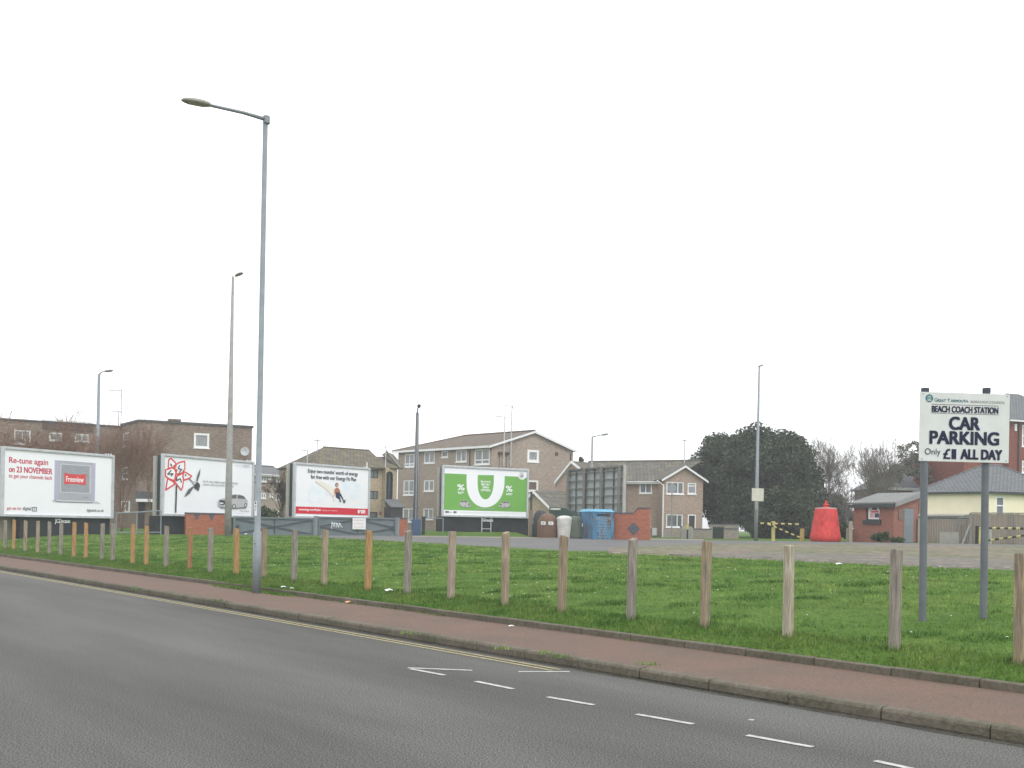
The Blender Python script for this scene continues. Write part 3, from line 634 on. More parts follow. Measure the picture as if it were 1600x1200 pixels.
# --- far low block seen between the lamp post and third billboard
def far_block():
    A, B = gp(392, 104), gp(462, 108); zb = base_z(A, B); root = thing('apartment_building', 'distant low brick flats with grey roof, seen between the tall lamp post and third billboard', 'building', (A.x, A.y, A.z))
    f = Fr(A, B, zb); he = f.pix(430, 742)[1]; hr = f.pix(430, 727)[1]
    R_ = [f.rect(*q) for q in ((408, 744, 417, 753), (419, 743, 424.5, 749), (432, 744, 441, 753), (408, 770, 416, 779), (421, 770, 427, 777), (431, 771, 440, 781), (446, 771, 453, 780), (430, 798, 440, 807), (408, 797, 416, 806))]
    fr = gable_house(root, A, B, 9, zb, he, hr, br_tan, rf_slate, R_, gable_left=True, gable_right=False)
    for r in R_: window(root, fr, r, 2, fw=.12, gl=curtain)
    MB().box(fr, 0, fr.L, he-1.0, he-.86, .003, .05).build('render_band', mat('brown_fascia', (.12, .085, .07), None), root)
far_block()
# --- two storey terrace with projecting gable wing
def terrace():
    A, B = gp(896, 88), gp(1036, 84.5); zb = base_z(A, B)
    root = thing('terraced_house', 'two-storey pinkish brick terrace with white-edged gable wing beside the big evergreen', 'house', (B.x, B.y, B.z))
    f = Fr(A, B, zb); he = f.pix(1000, 751)[1]; hr = f.pix(1000, 722)[1]+.22
    R_ = [f.rect(999, 752, 1018.5, 771), f.rect(1002, 803, 1017, 823)]
    fr = gable_house(root, A, B, 7.5, zb, he, hr, br_house, rf_terr, R_, gable_left=True, gable_right=False, hip=-2.1)
    window(root, fr, R_[0], 2, fw=.1, gl=glass); window(root, fr, R_[1], 2, fw=.1, gl=glass)
    # wing
    C, D = gp(1036.5, 83.3), gp(1097, 84.2); w_ = Fr(C, D, zb); hw = w_.pix(1038, 747)[1]; az = w_.pix(1067, 729)[1]
    Q = [w_.rect(*q) for q in ((1041.5, 753, 1068.5, 772), (1074.5, 754.5, 1088, 772), (1041, 803.5, 1067, 824), (1074.5, 804, 1087, 832))]
    mb = MB(); holed(mb, w_, w_.L, hw, Q); m_ = w_.L*.5; mb.add([w_(0, hw), w_(w_.L, hw), w_(m_, az)], [(0, 1, 2)])
    mb.add([w_(0, 0), w_(0, hw), w_(0, hw, -1.4), w_(0, 0, -1.4)], [(0, 1, 2, 3)]); mb.add([w_(w_.L, 0), w_(w_.L, 0, -8), w_(w_.L, hw, -8), w_(w_.L, hw)], [(0, 1, 2, 3)])
    mb.build('gable_wall', br_house, root)
    rf = MB(); k = (az-hw)/m_; e = .35; p0, p1, p2 = (-e, hw-e*k+.08), (m_, az+.1), (w_.L+e, hw-e*k+.08)
    for a, b in ((p0, p1), (p2, p1)): rf.slab([w_(*a, .25), w_(*b, .25), w_(*b, -7), w_(*a, -7)], .1)
    rf.build('gable_roof', rf_terr, root)
    g = MB()
    for a, b in ((p0, p1), (p1, p2)): g.prism(w_, [(a[0], a[1]-.19), (b[0], b[1]-.19), (b[0], b[1]-.02), (a[0], a[1]-.02)], .252, .3)
    g.build('bargeboard', white, root)
    window(root, w_, Q[0], 3, fw=.09, gl=glass); window(root, w_, Q[1], 1, .72, fw=.1, gl=curtain); window(root, w_, Q[2], 3, fw=.09, gl=glass)
    a0, b0, a1, b1 = Q[3]; d = MB(); d.box(w_, a0, a0+.09, b0, b1, -.1, .02); d.box(w_, a1-.09, a1, b0, b1, -.1, .02); d.box(w_, a0+.09, a1-.09, b1-.09, b1, -.1, .02)
    o = d.build('door_frame', upvc, root); MB().box(w_, a0+.09, a1-.09, b0, b1-.09, -.09, -.03).build('door', mat('dark_door', (.06, .05, .05), None), o)
    for px in (1084.5,):
        pass
    pm = MB(); pm.tube([w_(-.12, .2, .1), w_(-.12, hw-.6, .1), w_(-.5, hw-.2, -.4)], .06, 6); pm.build('downpipe', white, root)
    a0, b0, a1, b1 = fr.rect(1020.5, 825, 1027.5, 836.5); MB().box(fr, a0, a1, b0, b1, .003, .25).build('meter_box', white, root)
    a, b = fr.pix(1031.5, 800); MB().box(fr, a-.1, a+.1, b-.08, b+.08, .003, .2).build('security_light', white, root)
    a, b = w_.pix(1055, 830); MB().box(w_, 0, w_.L, .1, b+.05, .003, .06).build('plinth', br_wall, root)
    aerial(root, fr(fr.L+2, hr-.5, -4), 1070, 686, 88, 7, 0)
    # left gable seen past the flats
    G0, G1 = gp(868, 83.5), gp(910, 81.5); gz = Fr(G0, G1, zb); h0 = gz.pix(870, 751)[1]; ha = gz.pix(894, 722)[1]; am = gz.pix(894, 730)[0]
    mb = MB(); mb.add([gz(0, 0), gz(gz.L, 0), gz(gz.L, h0+.5), gz(am, ha), gz(0, h0)], [(0, 1, 2, 3, 4)]); mb.add([gz(0, 0), gz(0, h0), gz(0, h0, -5), gz(0, 0, -5)], [(0, 1, 2, 3)]); mb.build('side_gable_wall', br_house, root)
    g = MB(); 
    for a, b in (((-.1, h0-.1), (am, ha+.1)), ((am, ha+.1), (gz.pix(907, 731)[0]+.1, gz.pix(907, 731)[1]))): g.prism(gz, [(a[0], a[1]-.22), (b[0], b[1]-.22), (b[0], b[1]), (a[0], a[1])], .003, .2)
    g.build('bargeboard', white, root)
    rf = MB(); rf.slab([gz(am, ha+.1, .1), gz(gz.L+1, h0+.4, .1), gz(gz.L+1, h0+.4, -4), gz(am, ha+.1, -4)], .1); rf.slab([gz(am, ha+.1, .002), gz(-.15, h0, .002), gz(-.15, h0, -4), gz(am, ha+.1, -4)], .1); rf.build('side_gable_roof', rf_terr, root)
terrace()
# --- low outbuilding behind the recycling bins
def outbuilding():
    A, B = gp(823, 76), gp(858, 75); zb = base_z(A, B); root = thing('outbuilding', 'low buff brick outbuilding with white-edged gable and ribbed mossy roof behind the recycling bins', 'building', (A.x, A.y, A.z))
    f = Fr(A, B, zb); ha = f.pix(835, 769)[1]; am = f.pix(835, 770)[0]; h1 = f.pix(857, 791)[1]; a1 = f.pix(857, 791)[0]; h0 = f.pix(824, 778)[1]
    mb = MB(); mb.add([f(0, 0), f(a1, 0), f(a1, h1), f(am, ha), f(0, h0)], [(0, 1, 2, 3, 4)]); mb.add([f(a1, 0), f(a1, 0, -6), f(a1, h1, -6), f(a1, h1)], [(0, 1, 2, 3)])
    mb.add([f(0, 0), f(0, h0), f(0, h0, -6), f(0, 0, -6)], [(0, 1, 2, 3)]); mb.build('wall', br_buff, root)
    g = MB()
    for a, b in (((-.1, h0-.05), (am, ha+.12)), ((am, ha+.12), (a1+.2, h1-.05))): g.prism(f, [(a[0], a[1]-.22), (b[0], b[1]-.22), (b[0], b[1]), (a[0], a[1])], .15, .2)
    g.build('bargeboard', white, root)
    r = MB(); r.slab([f(am, ha+.1, .15), f(a1+.25, h1-.06, .15), f(a1+.25, h1-.06, -5), f(am, ha+.1, -5)], .1); r.slab([f(am, ha+.1, .15), f(-.1, h0-.05, .15), f(-.1, h0-.05, -5), f(am, ha+.1, -5)], .1)
    p = gp(890, 79); zt = W(860, 766, 81).z; zl = W(860, 800, 78).z
    r.slab([f(a1-.4, h1-.05, -.6), (p.x, p.y, zl), (p.x, p.y+3.2, zt), (W(838, 766, 81).x, 81, zt)], .1)
    r.build('roof', rf_terr, root)
    mb = MB(); q = f(a1, 0, -.6); mb.add([q, (p.x, p.y, zb), (p.x, p.y, zl-.05), (q.x, q.y, zl-.05)], [(0, 1, 2, 3)]); mb.build('side_wall', br_buff, root)
outbuilding()
# --- right hand side: yellow bungalow, grey roofed house, red brick house, kiosk
def yellow():
    yel = mat('cream_yellow_render', (.86, .81, .60), (.82, .76, .55), .85, 1.2)
    A, B, D = gp(1436, 76), gp(1538, 72), gp(1660, 74); zb = base_z(A, B); root = thing('bungalow', 'pale yellow rendered bungalow with hipped grey slate roof behind the timber fence', 'house', (B.x, B.y, B.z))
    f1, f2 = Fr(A, B, zb), Fr(B, D, zb); he = f2.pix(1560, 768.5)[1]
    r = f2.rect(1555.5, 775.5, 1569.5, 806); mb = MB(); holed(mb, f1, f1.L, he, []); holed(mb, f2, f2.L, he, [r])
    mb.add([f2(f2.L, 0), f2(f2.L, 0, -8), f2(f2.L, he, -8), f2(f2.L, he)], [(0, 1, 2, 3)]); mb.add([f1(0, 0), f1(0, he), f1(0, he, -6), f1(0, 0, -6)], [(0, 1, 2, 3)]); mb.build('wall', yel, root)
    window(root, f2, r, 1, .52, fw=.12, gl=glass, proud=.03)
    p1 = W(1535, 728, 76.5); p2 = W(1563, 727, 76.5); z = (p1.z+p2.z)/2; p1.z = p2.z = z; e = .3
    eA, eB, eD = f1(-.4, he, e), f1(f1.L+.1, he, e)*.5+f2(-.1, he, e)*.5, f2(f2.L+.3, he, e)
    eb0 = f1(-.4, he, -8); eb1 = f2(f2.L+.3, he, -10)
    rf = MB(); rf.slab([eA, eB, p1], .1); rf.slab([eB, eD, p2, p1], .1); rf.slab([eD, eb1, p2], .1); rf.slab([eb1, eb0, p1, p2], .1); rf.slab([eb0, eA, p1], .1)
    for a, b in ((eA, p1), (eB, p1), (p1, p2), (p2, eD)): rf.tube([a, b], .09, 6)
    rf.build('roof', rf_slate, root)
    g = MB(); g.box(f1, -.35, f1.L, he-.16, he-.03, e-.06, e+.05); g.box(f2, .1, f2.L+.2, he-.16, he-.03, e-.06, e+.05); g.build('gutter', mat('dark_frame', (.05, .06, .06), None), root)
    g = MB(); b = f1.pix(1500, 806)[1]; g.box(f1, .2, f1.L-1.2, b-.7, b-.06, .004, 1.2); g.slab([f1(.1, b, 1.3), f1(f1.L-1.1, b, 1.3), f1(f1.L-1.1, b+.12, .004), f1(.1, b+.12, .004)], .06, 0); g.build('lean_to', mat('grey_board', (.35, .35, .34), None), root)
    MB().tube([f1(f1.L-.1, .2, .12), f1(f1.L-.1, he-.1, .12)], .05, 6).build('downpipe', white, root)
yellow()
def grey_house():
    A, B = gp(1386, 92), gp(1545, 92); zb = base_z(A, B); root = thing('house', 'house with plain grey hipped roof behind the yellow bungalow and car parking sign', 'house', (A.x, A.y, A.z))
    f = Fr(A, B, zb); he = f.pix(1430, 760)[1]; hr = f.pix(1480, 722)[1]+.7
    R_ = [f.rect(1431, 762, 1441, 776), f.rect(1436, 778, 1441, 795)]
    fr = gable_house(root, A, B, 9, zb, he, hr, mat('dull_brown_render', (.15, .11, .1), None), rf_slate, R_[:1], hip=4, oh=.35)
    window(root, fr, R_[0], 2, fw=.12, gl=curtain)
    a0 = fr.pix(1465, 725)[0]; MB().box(fr, a0, a0+1.6, hr-1, hr+.45, -5.1, -3.9).build('chimney', br_dark, root)
    a0 = fr.pix(1536, 725)[0]; MB().box(fr, a0, a0+1, hr-1.6, hr+.3, -4.2, -3.2).build('chimney', lead, root)
grey_house()
def red_house():
    A, B = gp(1512, 86), gp(1700, 90); zb = base_z(A, B); root = thing('brick_house', 'tall dark red brick house with grey roof at the right edge behind the sign', 'house', (B.x, B.y, B.z))
    f = Fr(A, B, zb); am = f.pix(1577, 700)[0]; he2 = f.pix(1590, 657)[1]; he1 = f.pix(1540, 706)[1]
    Q = [f.rect(1597, 664, 1612, 698), f.rect(1597, 720, 1612, 739), f.rect(1640, 664, 1656, 698)]
    mb = MB()
    fa = Fr(f(am, 0), f(f.L, 0)); qq = [(a-am, b, c-am, d) for a, b, c, d in Q]; fa.o.z = zb; holed(mb, fa, fa.L, he2, qq)
    mb.add([fa(0, 0), fa(0, he2), fa(0, he2, -8), fa(0, 0, -8)], [(0, 1, 2, 3)])
    mb.poly(f, [(0, 0), (am, 0), (am, he1), (0, he1)], -.6); mb.add([f(0, 0, -.6), f(0, he1, -.6), f(0, he1, -7), f(0, 0, -7)], [(0, 1, 2, 3)]); mb.build('wall', br_dark, root)
    for r in qq: window(root, fa, r, 1, .5, fw=.13, gl=curtain, proud=.03)
    p = W(1600, 622, 92); rf = MB(); zt = W(1603, 622, 91).z
    rf.slab([fa(-.4, he2, .4), fa(fa.L+.4, he2, .4), fa(fa.L-4, zt-zb+.6, -4.2), fa(3.6, zt-zb+.6, -4.2)], .12); rf.slab([fa(-.4, he2, .4), fa(3.6, zt-zb+.6, -4.2), fa(-.4, he2, -8.6)], .12)
    rf.slab([fa(-.4, he2, -8.6), fa(fa.L+.4, he2, -8.6), fa(fa.L-4, zt-zb+.6, -4.2), fa(3.6, zt-zb+.6, -4.2)], .12)
    rf.slab([f(-.2, he1, -.3), f(am-.01, he1, -.3), f(am-.01, he1+.8, -4), f(-.2, he1+.8, -4)], .1); rf.build('roof', rf_slate, root)
    MB().box(fa, -.35, fa.L, he2-.15, he2-.02, .34, .46).build('gutter', white, root)
    a = f.pix(1590.5, 700)[0]-am; MB().tube([fa(a, .3, .1), fa(a, he2-.2, .1)], .06, 6).build('downpipe', mat('dark_frame', (.05, .06, .06), None), root)
    a, b = fa.pix(1586, 668); MB().box(fa, a-.1, a+.1, b-.3, b+.3, .003, .12).build('wall_lamp', white, root)
red_house()
def kiosk():
    A, B, D = gp(1333, 63.5), gp(1396, 61), gp(1434, 63.2); zb = base_z(A, B); root = thing('kiosk', 'small red brick hut with sloping dark roof, poster window and grey door', 'hut', (B.x, B.y, B.z))
    f1, f2 = Fr(A, B, zb), Fr(B, D, zb); he = f1.pix(1365, 788)[1]; ht = f2.pix(1434, 775)[1]
    r1 = f1.rect(1353, 790, 1374.5, 812); r2 = f2.rect(1412, 794, 1427, 846.5); r3 = f2.rect(1403, 797, 1410, 812); r2 = (r2[0], .3, r2[2], r2[3])
    mb = MB(); holed(mb, f1, f1.L, he, [r1], reveal=.12); holed(mb, f2, f2.L, he, [r2], reveal=.05)
    mb.add([f2(0, he), f2(f2.L, he), f2(f2.L, ht)], [(0, 1, 2)]); Bk = A+(D-B)
    mb.add([f2(f2.L, 0), V2(Bk, zb), V2(Bk, zb+ht), f2(f2.L, ht)], [(0, 1, 2, 3)]); mb.add([V2(Bk, zb), V2(A, zb), V2(A, zb+he), V2(Bk, zb+ht)], [(0, 1, 2, 3)]); mb.build('wall', br_shed, root)
    u = (D-B).normalized(); v = (A-B).normalized(); e = .3; k = (ht-he)/f2.L
    q = lambda p, z, a, b: V2(p, zb+z)+u*a+v*b
    tb = MB(); tb.slab([q(A, he-e*k+.16, -e, .2), q(B, he-e*k+.16, -e, -.2), q(D, ht+.25, .2, -.2), q(Bk, ht+.25, .2, .2)], .1); tb.build('roof', rf_felt, root)
    g = MB(); z0 = he-e*k+.05; g.add([q(A, z0, -e, .2), q(B, z0, -e, -.2), q(B, z0-.22, -e, -.2), q(A, z0-.22, -e, .2), q(A, z0, -e-.04, .2), q(B, z0, -e-.04, -.2), q(B, z0-.22, -e-.04, -.2), q(A, z0-.22, -e-.04, .2)], [(0, 1, 2, 3), (7, 6, 5, 4), (4, 5, 1, 0), (3, 2, 6, 7), (1, 5, 6, 2), (0, 3, 7, 4)]); g.build('eaves_board', mat('dark_frame', (.05, .06, .06), None), root)
    g = MB(); p0, p1 = q(B, he-e*k+.14, -e, -.22), q(D, ht+.22, .2, -.22); dz = Vector((0, 0, -.26)); o = -v*.05
    g.add([p0, p1, p1+dz, p0+dz, p0+o, p1+o, p1+o+dz, p0+o+dz], [(0, 1, 2, 3), (7, 6, 5, 4), (4, 5, 1, 0), (3, 2, 6, 7)]); g.build('bargeboard', mat('grey_barge', (.28, .28, .28), None), root)
    # window with torn poster
    a0, b0, a1, b1 = r1; wn = MB(); wn.poly(f1, [(a0, b0), (a1, b0), (a1, b1), (a0, b1)], -.1); wo_ = wn.build('window', mat('boarded_dark', (.06, .06, .07), (.03, .03, .04), .5), root)
    pm = MB(); L, H = a1-a0, b1-b0; X = lambda t: a0+L*t; Y = lambda t: b0+H*t
    pm.poly(f1, [(X(.12), Y(.04)), (X(.9), Y(.03)), (X(.94), Y(.7)), (X(.8), Y(.96)), (X(.45), Y(.98)), (X(.1), Y(.92))], -.08, 0)
    pm.poly(f1, [(X(.3), Y(.5)), (X(.86), Y(.5)), (X(.86), Y(.62)), (X(.3), Y(.62))], -.076, 1)
    pm.poly(f1, [(X(.25), Y(.15)), (X(.52), Y(.15)), (X(.52), Y(.46)), (X(.25), Y(.46))], -.076, 3); pm.poly(f1, [(X(.58), Y(.15)), (X(.9), Y(.15)), (X(.9), Y(.46)), (X(.58), Y(.46))], -.076, 2)
    pm.poly(f1, [(X(.35), Y(.7)), (X(.75), Y(.66)), (X(.7), Y(.94)), (X(.42), Y(.9))], -.076, 2)
    pm.build('poster', [white, mat('poster_red', (.65, .04, .06), None), mat('poster_navy', (.07, .07, .14), None), mat('poster_pink', (.7, .4, .4), None)], wo_)
    MB().box(f1, a0-.15, a1+.12, b0-.28, b0-.002, -.02, .12).build('window_ledge', mat('dark_frame', (.05, .06, .06), None), root)
    MB().box(f2, r2[0]+.02, r2[2]-.02, r2[1], r2[3]-.02, -.05, .02).build('door', mat('grey_blue_door', (.2, .24, .27), (.17, .2, .23), .5), root)
    a0, b0, a1, b1 = r3; MB().box(f2, a0, a1, b0, b1, .003, .06).build('shutter', mat('faded_red_shutter', (.17, .11, .09), (.22, .15, .12), .7), root)
kiosk()
# ================================================================== BILLBOARDS
red_p = flat('print_crimson', (.55, .03, .09)); txt_p = flat('print_charcoal', (.05, .055, .065)); pgrey = mat('print_grey', (.36, .37, .42), (.42, .43, .48), .5, 1)
scr_p = mat('print_static', (.2, .22, .25), (.42, .44, .48), .6, 38, lo=.4, hi=.6, fine=.3, fscale=90); fv_p = flat('print_red', (.68, .07, .07)); lt_p = flat('print_light_grey', (.55, .56, .6)); paper = mat('poster_paper', (.86, .87, .9), (.83, .84, .88), .45, .4, spec=.3)
green_p = mat('print_green', (.17, .42, .085), (.155, .39, .075), .5, .6); blue_p = mat('print_sky_wash', (.72, .79, .89), (.83, .86, .9), .5, 2, lo=.35, hi=.6); cream_p = flat('print_cream', (.84, .81, .73)); tan_p = flat('print_skin', (.6, .33, .22)); rust_p = flat('print_rust', (.45, .16, .09)); navy_p = flat('print_navy', (.03, .035, .09)); band_p = flat('print_band_red', (.66, .025, .05)); brown_p = flat('print_brown', (.16, .09, .06))
dk_p = flat('print_mid_grey', (.12, .12, .13)); car_p = flat('print_car_silver', (.5, .48, .5)); pv_p = flat('print_violet_grey', (.46, .45, .58))
PM = [paper, red_p, txt_p, pgrey, scr_p, fv_p, lt_p, green_p, blue_p, cream_p, tan_p, rust_p, navy_p, band_p, brown_p, dk_p, car_p, pv_p]
(PAP, RED, TXT, GRY, SCR, FVR, LTG, GRN, BLU, CRM, SKN, RST, NVY, BND, BRN, DKG, CARC, PVG) = range(18)
class Poster:
    """u 0..1 left to right, v 0..1 top to bottom of the sheet"""
    def __init__(s, fr, a0, a1, b0, b1, c): s.f = fr; s.a0 = a0; s.L = a1-a0; s.b1 = b1; s.H = b1-b0; s.c = c; s.k = 0; s.mb = MB(); s.mb.box(fr, a0, a1, b0, b1, c-.03, c, 0)
    def P(s, pts): return [(s.a0+u*s.L, s.b1-v*s.H) for u, v in pts]
    def lay(s): s.k += 1; return s.c+.003+.0006*s.k
    def poly(s, pts, mi):
        P = s.P(pts); A = sum(P[i][0]*P[(i+1) % len(P)][1]-P[(i+1) % len(P)][0]*P[i][1] for i in range(len(P)))
        if A < 0: P.reverse()
        s.mb.poly(s.f, P, s.lay(), mi)
    def rect(s, u0, v0, u1, v1, mi): s.poly([(u0, v1), (u1, v1), (u1, v0), (u0, v0)], mi)
    def text(s, t, u0, u1, v0, v1, mi, bold=.01): s.mb.text(s.f, t, s.a0+u0*s.L, s.a0+u1*s.L, s.b1-v1*s.H, s.b1-v0*s.H, s.lay(), mi, bold)
    def line(s, pts, wd, mi): s.k += 3; s.mb.line(s.f, s.P(pts), wd, s.lay(), mi)
    def ell(s, u, v, ru, rv, mi, n=24, a0=0, a1=2*math.pi): s.poly([(u+ru*math.cos(a0+(a1-a0)*k/n), v+rv*math.sin(a0+(a1-a0)*k/n)) for k in range(n)], mi)
    def ring(s, u, v, ru, rv, wd, mi, n=20): s.line([(u+ru*math.cos(2*math.pi*k/n), v+rv*math.sin(2*math.pi*k/n)) for k in range(n+1)], wd, mi)
    def car(s, u0, v0, u1, v1, flip=False, detail=True):
        X = lambda x: (u0+(u1-u0)*(1-x if flip else x)); Y = lambda y: v0+(v1-v0)*y
        pl = lambda pts, m: s.poly([(X(x), Y(y)) for x, y in pts], m)
        pl([(.08, .9), (.95, .87), (.97, .93), (.6, 1.0), (.1, .99)], DKG)
        pl([(.0, .62), (.02, .42), (.12, .34), (.27, .28), (.42, .06), (.55, 0), (.72, 0), (.86, .08), (.95, .3), (1, .4), (.99, .72), (.93, .86), (.5, .97), (.08, .93), (.01, .84)], CARC)
        pl([(.3, .28), (.43, .09), (.54, .04), (.62, .04), (.6, .3), (.45, .31)], DKG); pl([(.64, .29), (.66, .05), (.74, .05), (.86, .12), (.93, .3)], DKG)
        pl([(.04, .45), (.22, .45), (.23, .72), (.15, .8), (.05, .74)], TXT); pl([(.06, .62), (.17, .62), (.17, .7), (.06, .7)], PAP)
        s.line([(X(.62), Y(.6)), (X(.9), Y(.55))], .02, LTG)
        for x, y, r in ((.53, .84, .16), (.93, .72, .13), (.12, .92, .07)):
            s.ell(X(x), Y(y), (u1-u0)*r*.42, (v1-v0)*r, TXT, 14); s.ell(X(x), Y(y), (u1-u0)*r*.27, (v1-v0)*r*.68, LTG, 12)
def billboard(idx, px0, d0, px1, d1, ytl, ybl, label, draw, panel=True, maker=True, hand='front'):
    A, B = gp(px0, d0), gp(px1, d1)
    # columns are read at mid height of the sheet
    A = W(px0, (ytl+ybl)/2, d0); B = W(px1, (ytl+ybl)/2+5, d1)
    z = float(min(zg(A.x, A.y), zg(B.x, B.y)))-.1
    root = thing('billboard', label, 'billboard', (A.x, A.y, z+.1), 'advertising billboards round the vacant plot')
    f = Fr(A, B, z); L = f.L; top = f.pix(px0, ytl)[1]; top = f.pix(px0, ytl)[1]; bot = f.pix(px0, ybl)[1]; fw = .13
    m = MB(); m.box(f, 0, fw, bot, top, -.12, .1); m.box(f, L-fw, L, bot, top, -.12, .1); m.box(f, fw, L-fw, bot, bot+fw, -.12, .1); m.box(f, fw, L-fw, top-fw, top, -.12, .1)
    fo = m.build('frame', alu, root, bev=.02)
    m = MB(); m.box(f, .1, L-.1, bot+.08, top-.08, -.5, -.12); m.build('backing', mat('dark_backing', (.05, .055, .06), None), root)
    for q0, q1 in ((-.02, .16), (L-.16, L+.02)): MB().box(f, q0, q1, bot-.05, top-.12, -.7, -.5).build('rear_post', mat('pale_timber_edge', (.42, .42, .38), None), root)
    p = Poster(f, fw, L-fw, bot+fw, top-fw, .02); draw(p); p.mb.build('poster', PM, root, uv=False)
    if panel:
        m = MB(); m.box(f, panel[0]*L, panel[1]*L, -.4, bot-.004, -.55, -.1); m.build('base_panel', black, root)
    if maker:
        u0, u1, v = maker; m = MB(); m.text(f, 'JCDecaux', u0*L, u1*L, bot-.33, bot-.06, -.093, 0, .05); m.build('maker_name', white, root)
    for k in range(3): a = L*(.97-.025*k); MB().box(f, a-.03, a+.03, top+.002, top+.07, -.02, .04).build('clip', alu, root)
    return root, f, bot, top
def ad1(p):
    p.text('Re-tune again', .04, .385, .115, .235, RED, .03); p.text('on 23 NOVEMBER', .04, .425, .255, .35, RED, .045); p.text('to get your channels back', .04, .425, .375, .455, RED, .02)
    p.poly([(.42, .76), (.86, .76), (.9, .80), (.44, .80)], LTG)
    p.rect(.445, .115, .835, .755, GRY); p.rect(.445, .115, .485, .755, PVG); p.rect(.80, .115, .835, .755, PVG)
    p.rect(.495, .16, .795, .635, LTG); p.rect(.507, .178, .778, .62, SCR)
    p.poly([(.535, .31), (.60, .325), (.68, .325), (.742, .31), (.742, .50), (.68, .485), (.60, .485), (.535, .50)], FVR); p.text('Freeview', .553, .722, .36, .455, PAP, .02)
    p.line([(.45, .755), (.475, .785), (.79, .785), (.82, .765)], .03, DKG); p.text('LOGIK', .715, .77, .69, .71, DKG, 0)
    p.text('get set for', .03, .155, .885, .945, RED, .012); p.text('digital', .165, .24, .88, .95, TXT, .012)
    p.line([(.25, .885), (.287, .885), (.287, .945), (.25, .945), (.25, .885)], .03, TXT); p.text('V', .26, .278, .895, .935, TXT, 0)
    p.text('digitaluk.co.uk', .755, .925, .885, .945, TXT, .01)
def ad2(p):
    U = lambda x, y: ((x-200)/1100, (y-180-(x-200)/1100*60)/702)
    pet = [[(245, 330), (250, 225), (275, 205), (330, 260), (335, 310)], [(310, 300), (370, 255), (435, 238), (440, 330), (405, 385), (340, 400)], [(215, 350), (290, 320), (345, 350), (330, 410), (320, 480), (260, 460), (215, 425)],
           [(430, 365), (520, 420), (500, 445), (425, 475), (415, 420)], [(345, 425), (415, 385), (425, 470), (415, 560), (398, 595), (350, 530), (320, 490)], [(240, 455), (220, 595), (325, 520), (300, 490)]]
    for q in pet: p.poly([U(*k) for k in q], PAP if False else 6)
    for q in pet: p.poly([U(k[0]*.93+.07*sum(a[0] for a in q)/len(q), k[1]*.93+.07*sum(a[1] for a in q)/len(q)) for k in q], PAP); p.line([U(*k) for k in q+q[:1]], .085, FVR)
    for q in ([(375, 290), (360, 330), (400, 340), (375, 375)], [(275, 355), (240, 400), (300, 395), (280, 420)], [(345, 440), (340, 480), (385, 455), (400, 500)], [(270, 275), (285, 300)], [(440, 405), (452, 412)]): p.line([U(*k) for k in q], .07, TXT)
    p.line([U(342, 545), U(338, 868)], .1, TXT)
    p.poly([U(625, 320), U(618, 400), U(590, 490), U(575, 480), U(590, 400)], DKG); p.poly([U(435, 685), U(480, 590), U(540, 545), U(548, 560), U(500, 640)], DKG)
    p.line([U(495, 460), U(560, 520)], .06, DKG); p.ell(*U(585, 542), .033, .065, TXT); p.ell(*U(550, 505), .02, .03, CARC); p.ell(*U(600, 580), .012, .035, DKG)
    p.text('Audi ultra lightweight technology', .415, .825, .375, .425, DKG, .0); p.text('means ultra precise handling', .415, .77, .43, .48, DKG, .0)
    for k in range(4): p.ring(.893+.019*k, .065, .013, .022, .012, DKG, 12)
    p.text('Vorsprung durch Technik', .78, .875, .058, .075, DKG, 0)
    x0, y0 = U(850, 640); x1, y1 = U(1240, 850); p.car(x0, y0+.0, x1, y1, False)
    p.text('The new Audi A6', .85, .96, .9, .925, TXT, 0); p.rect(.01, .965, .95, .968, LTG)
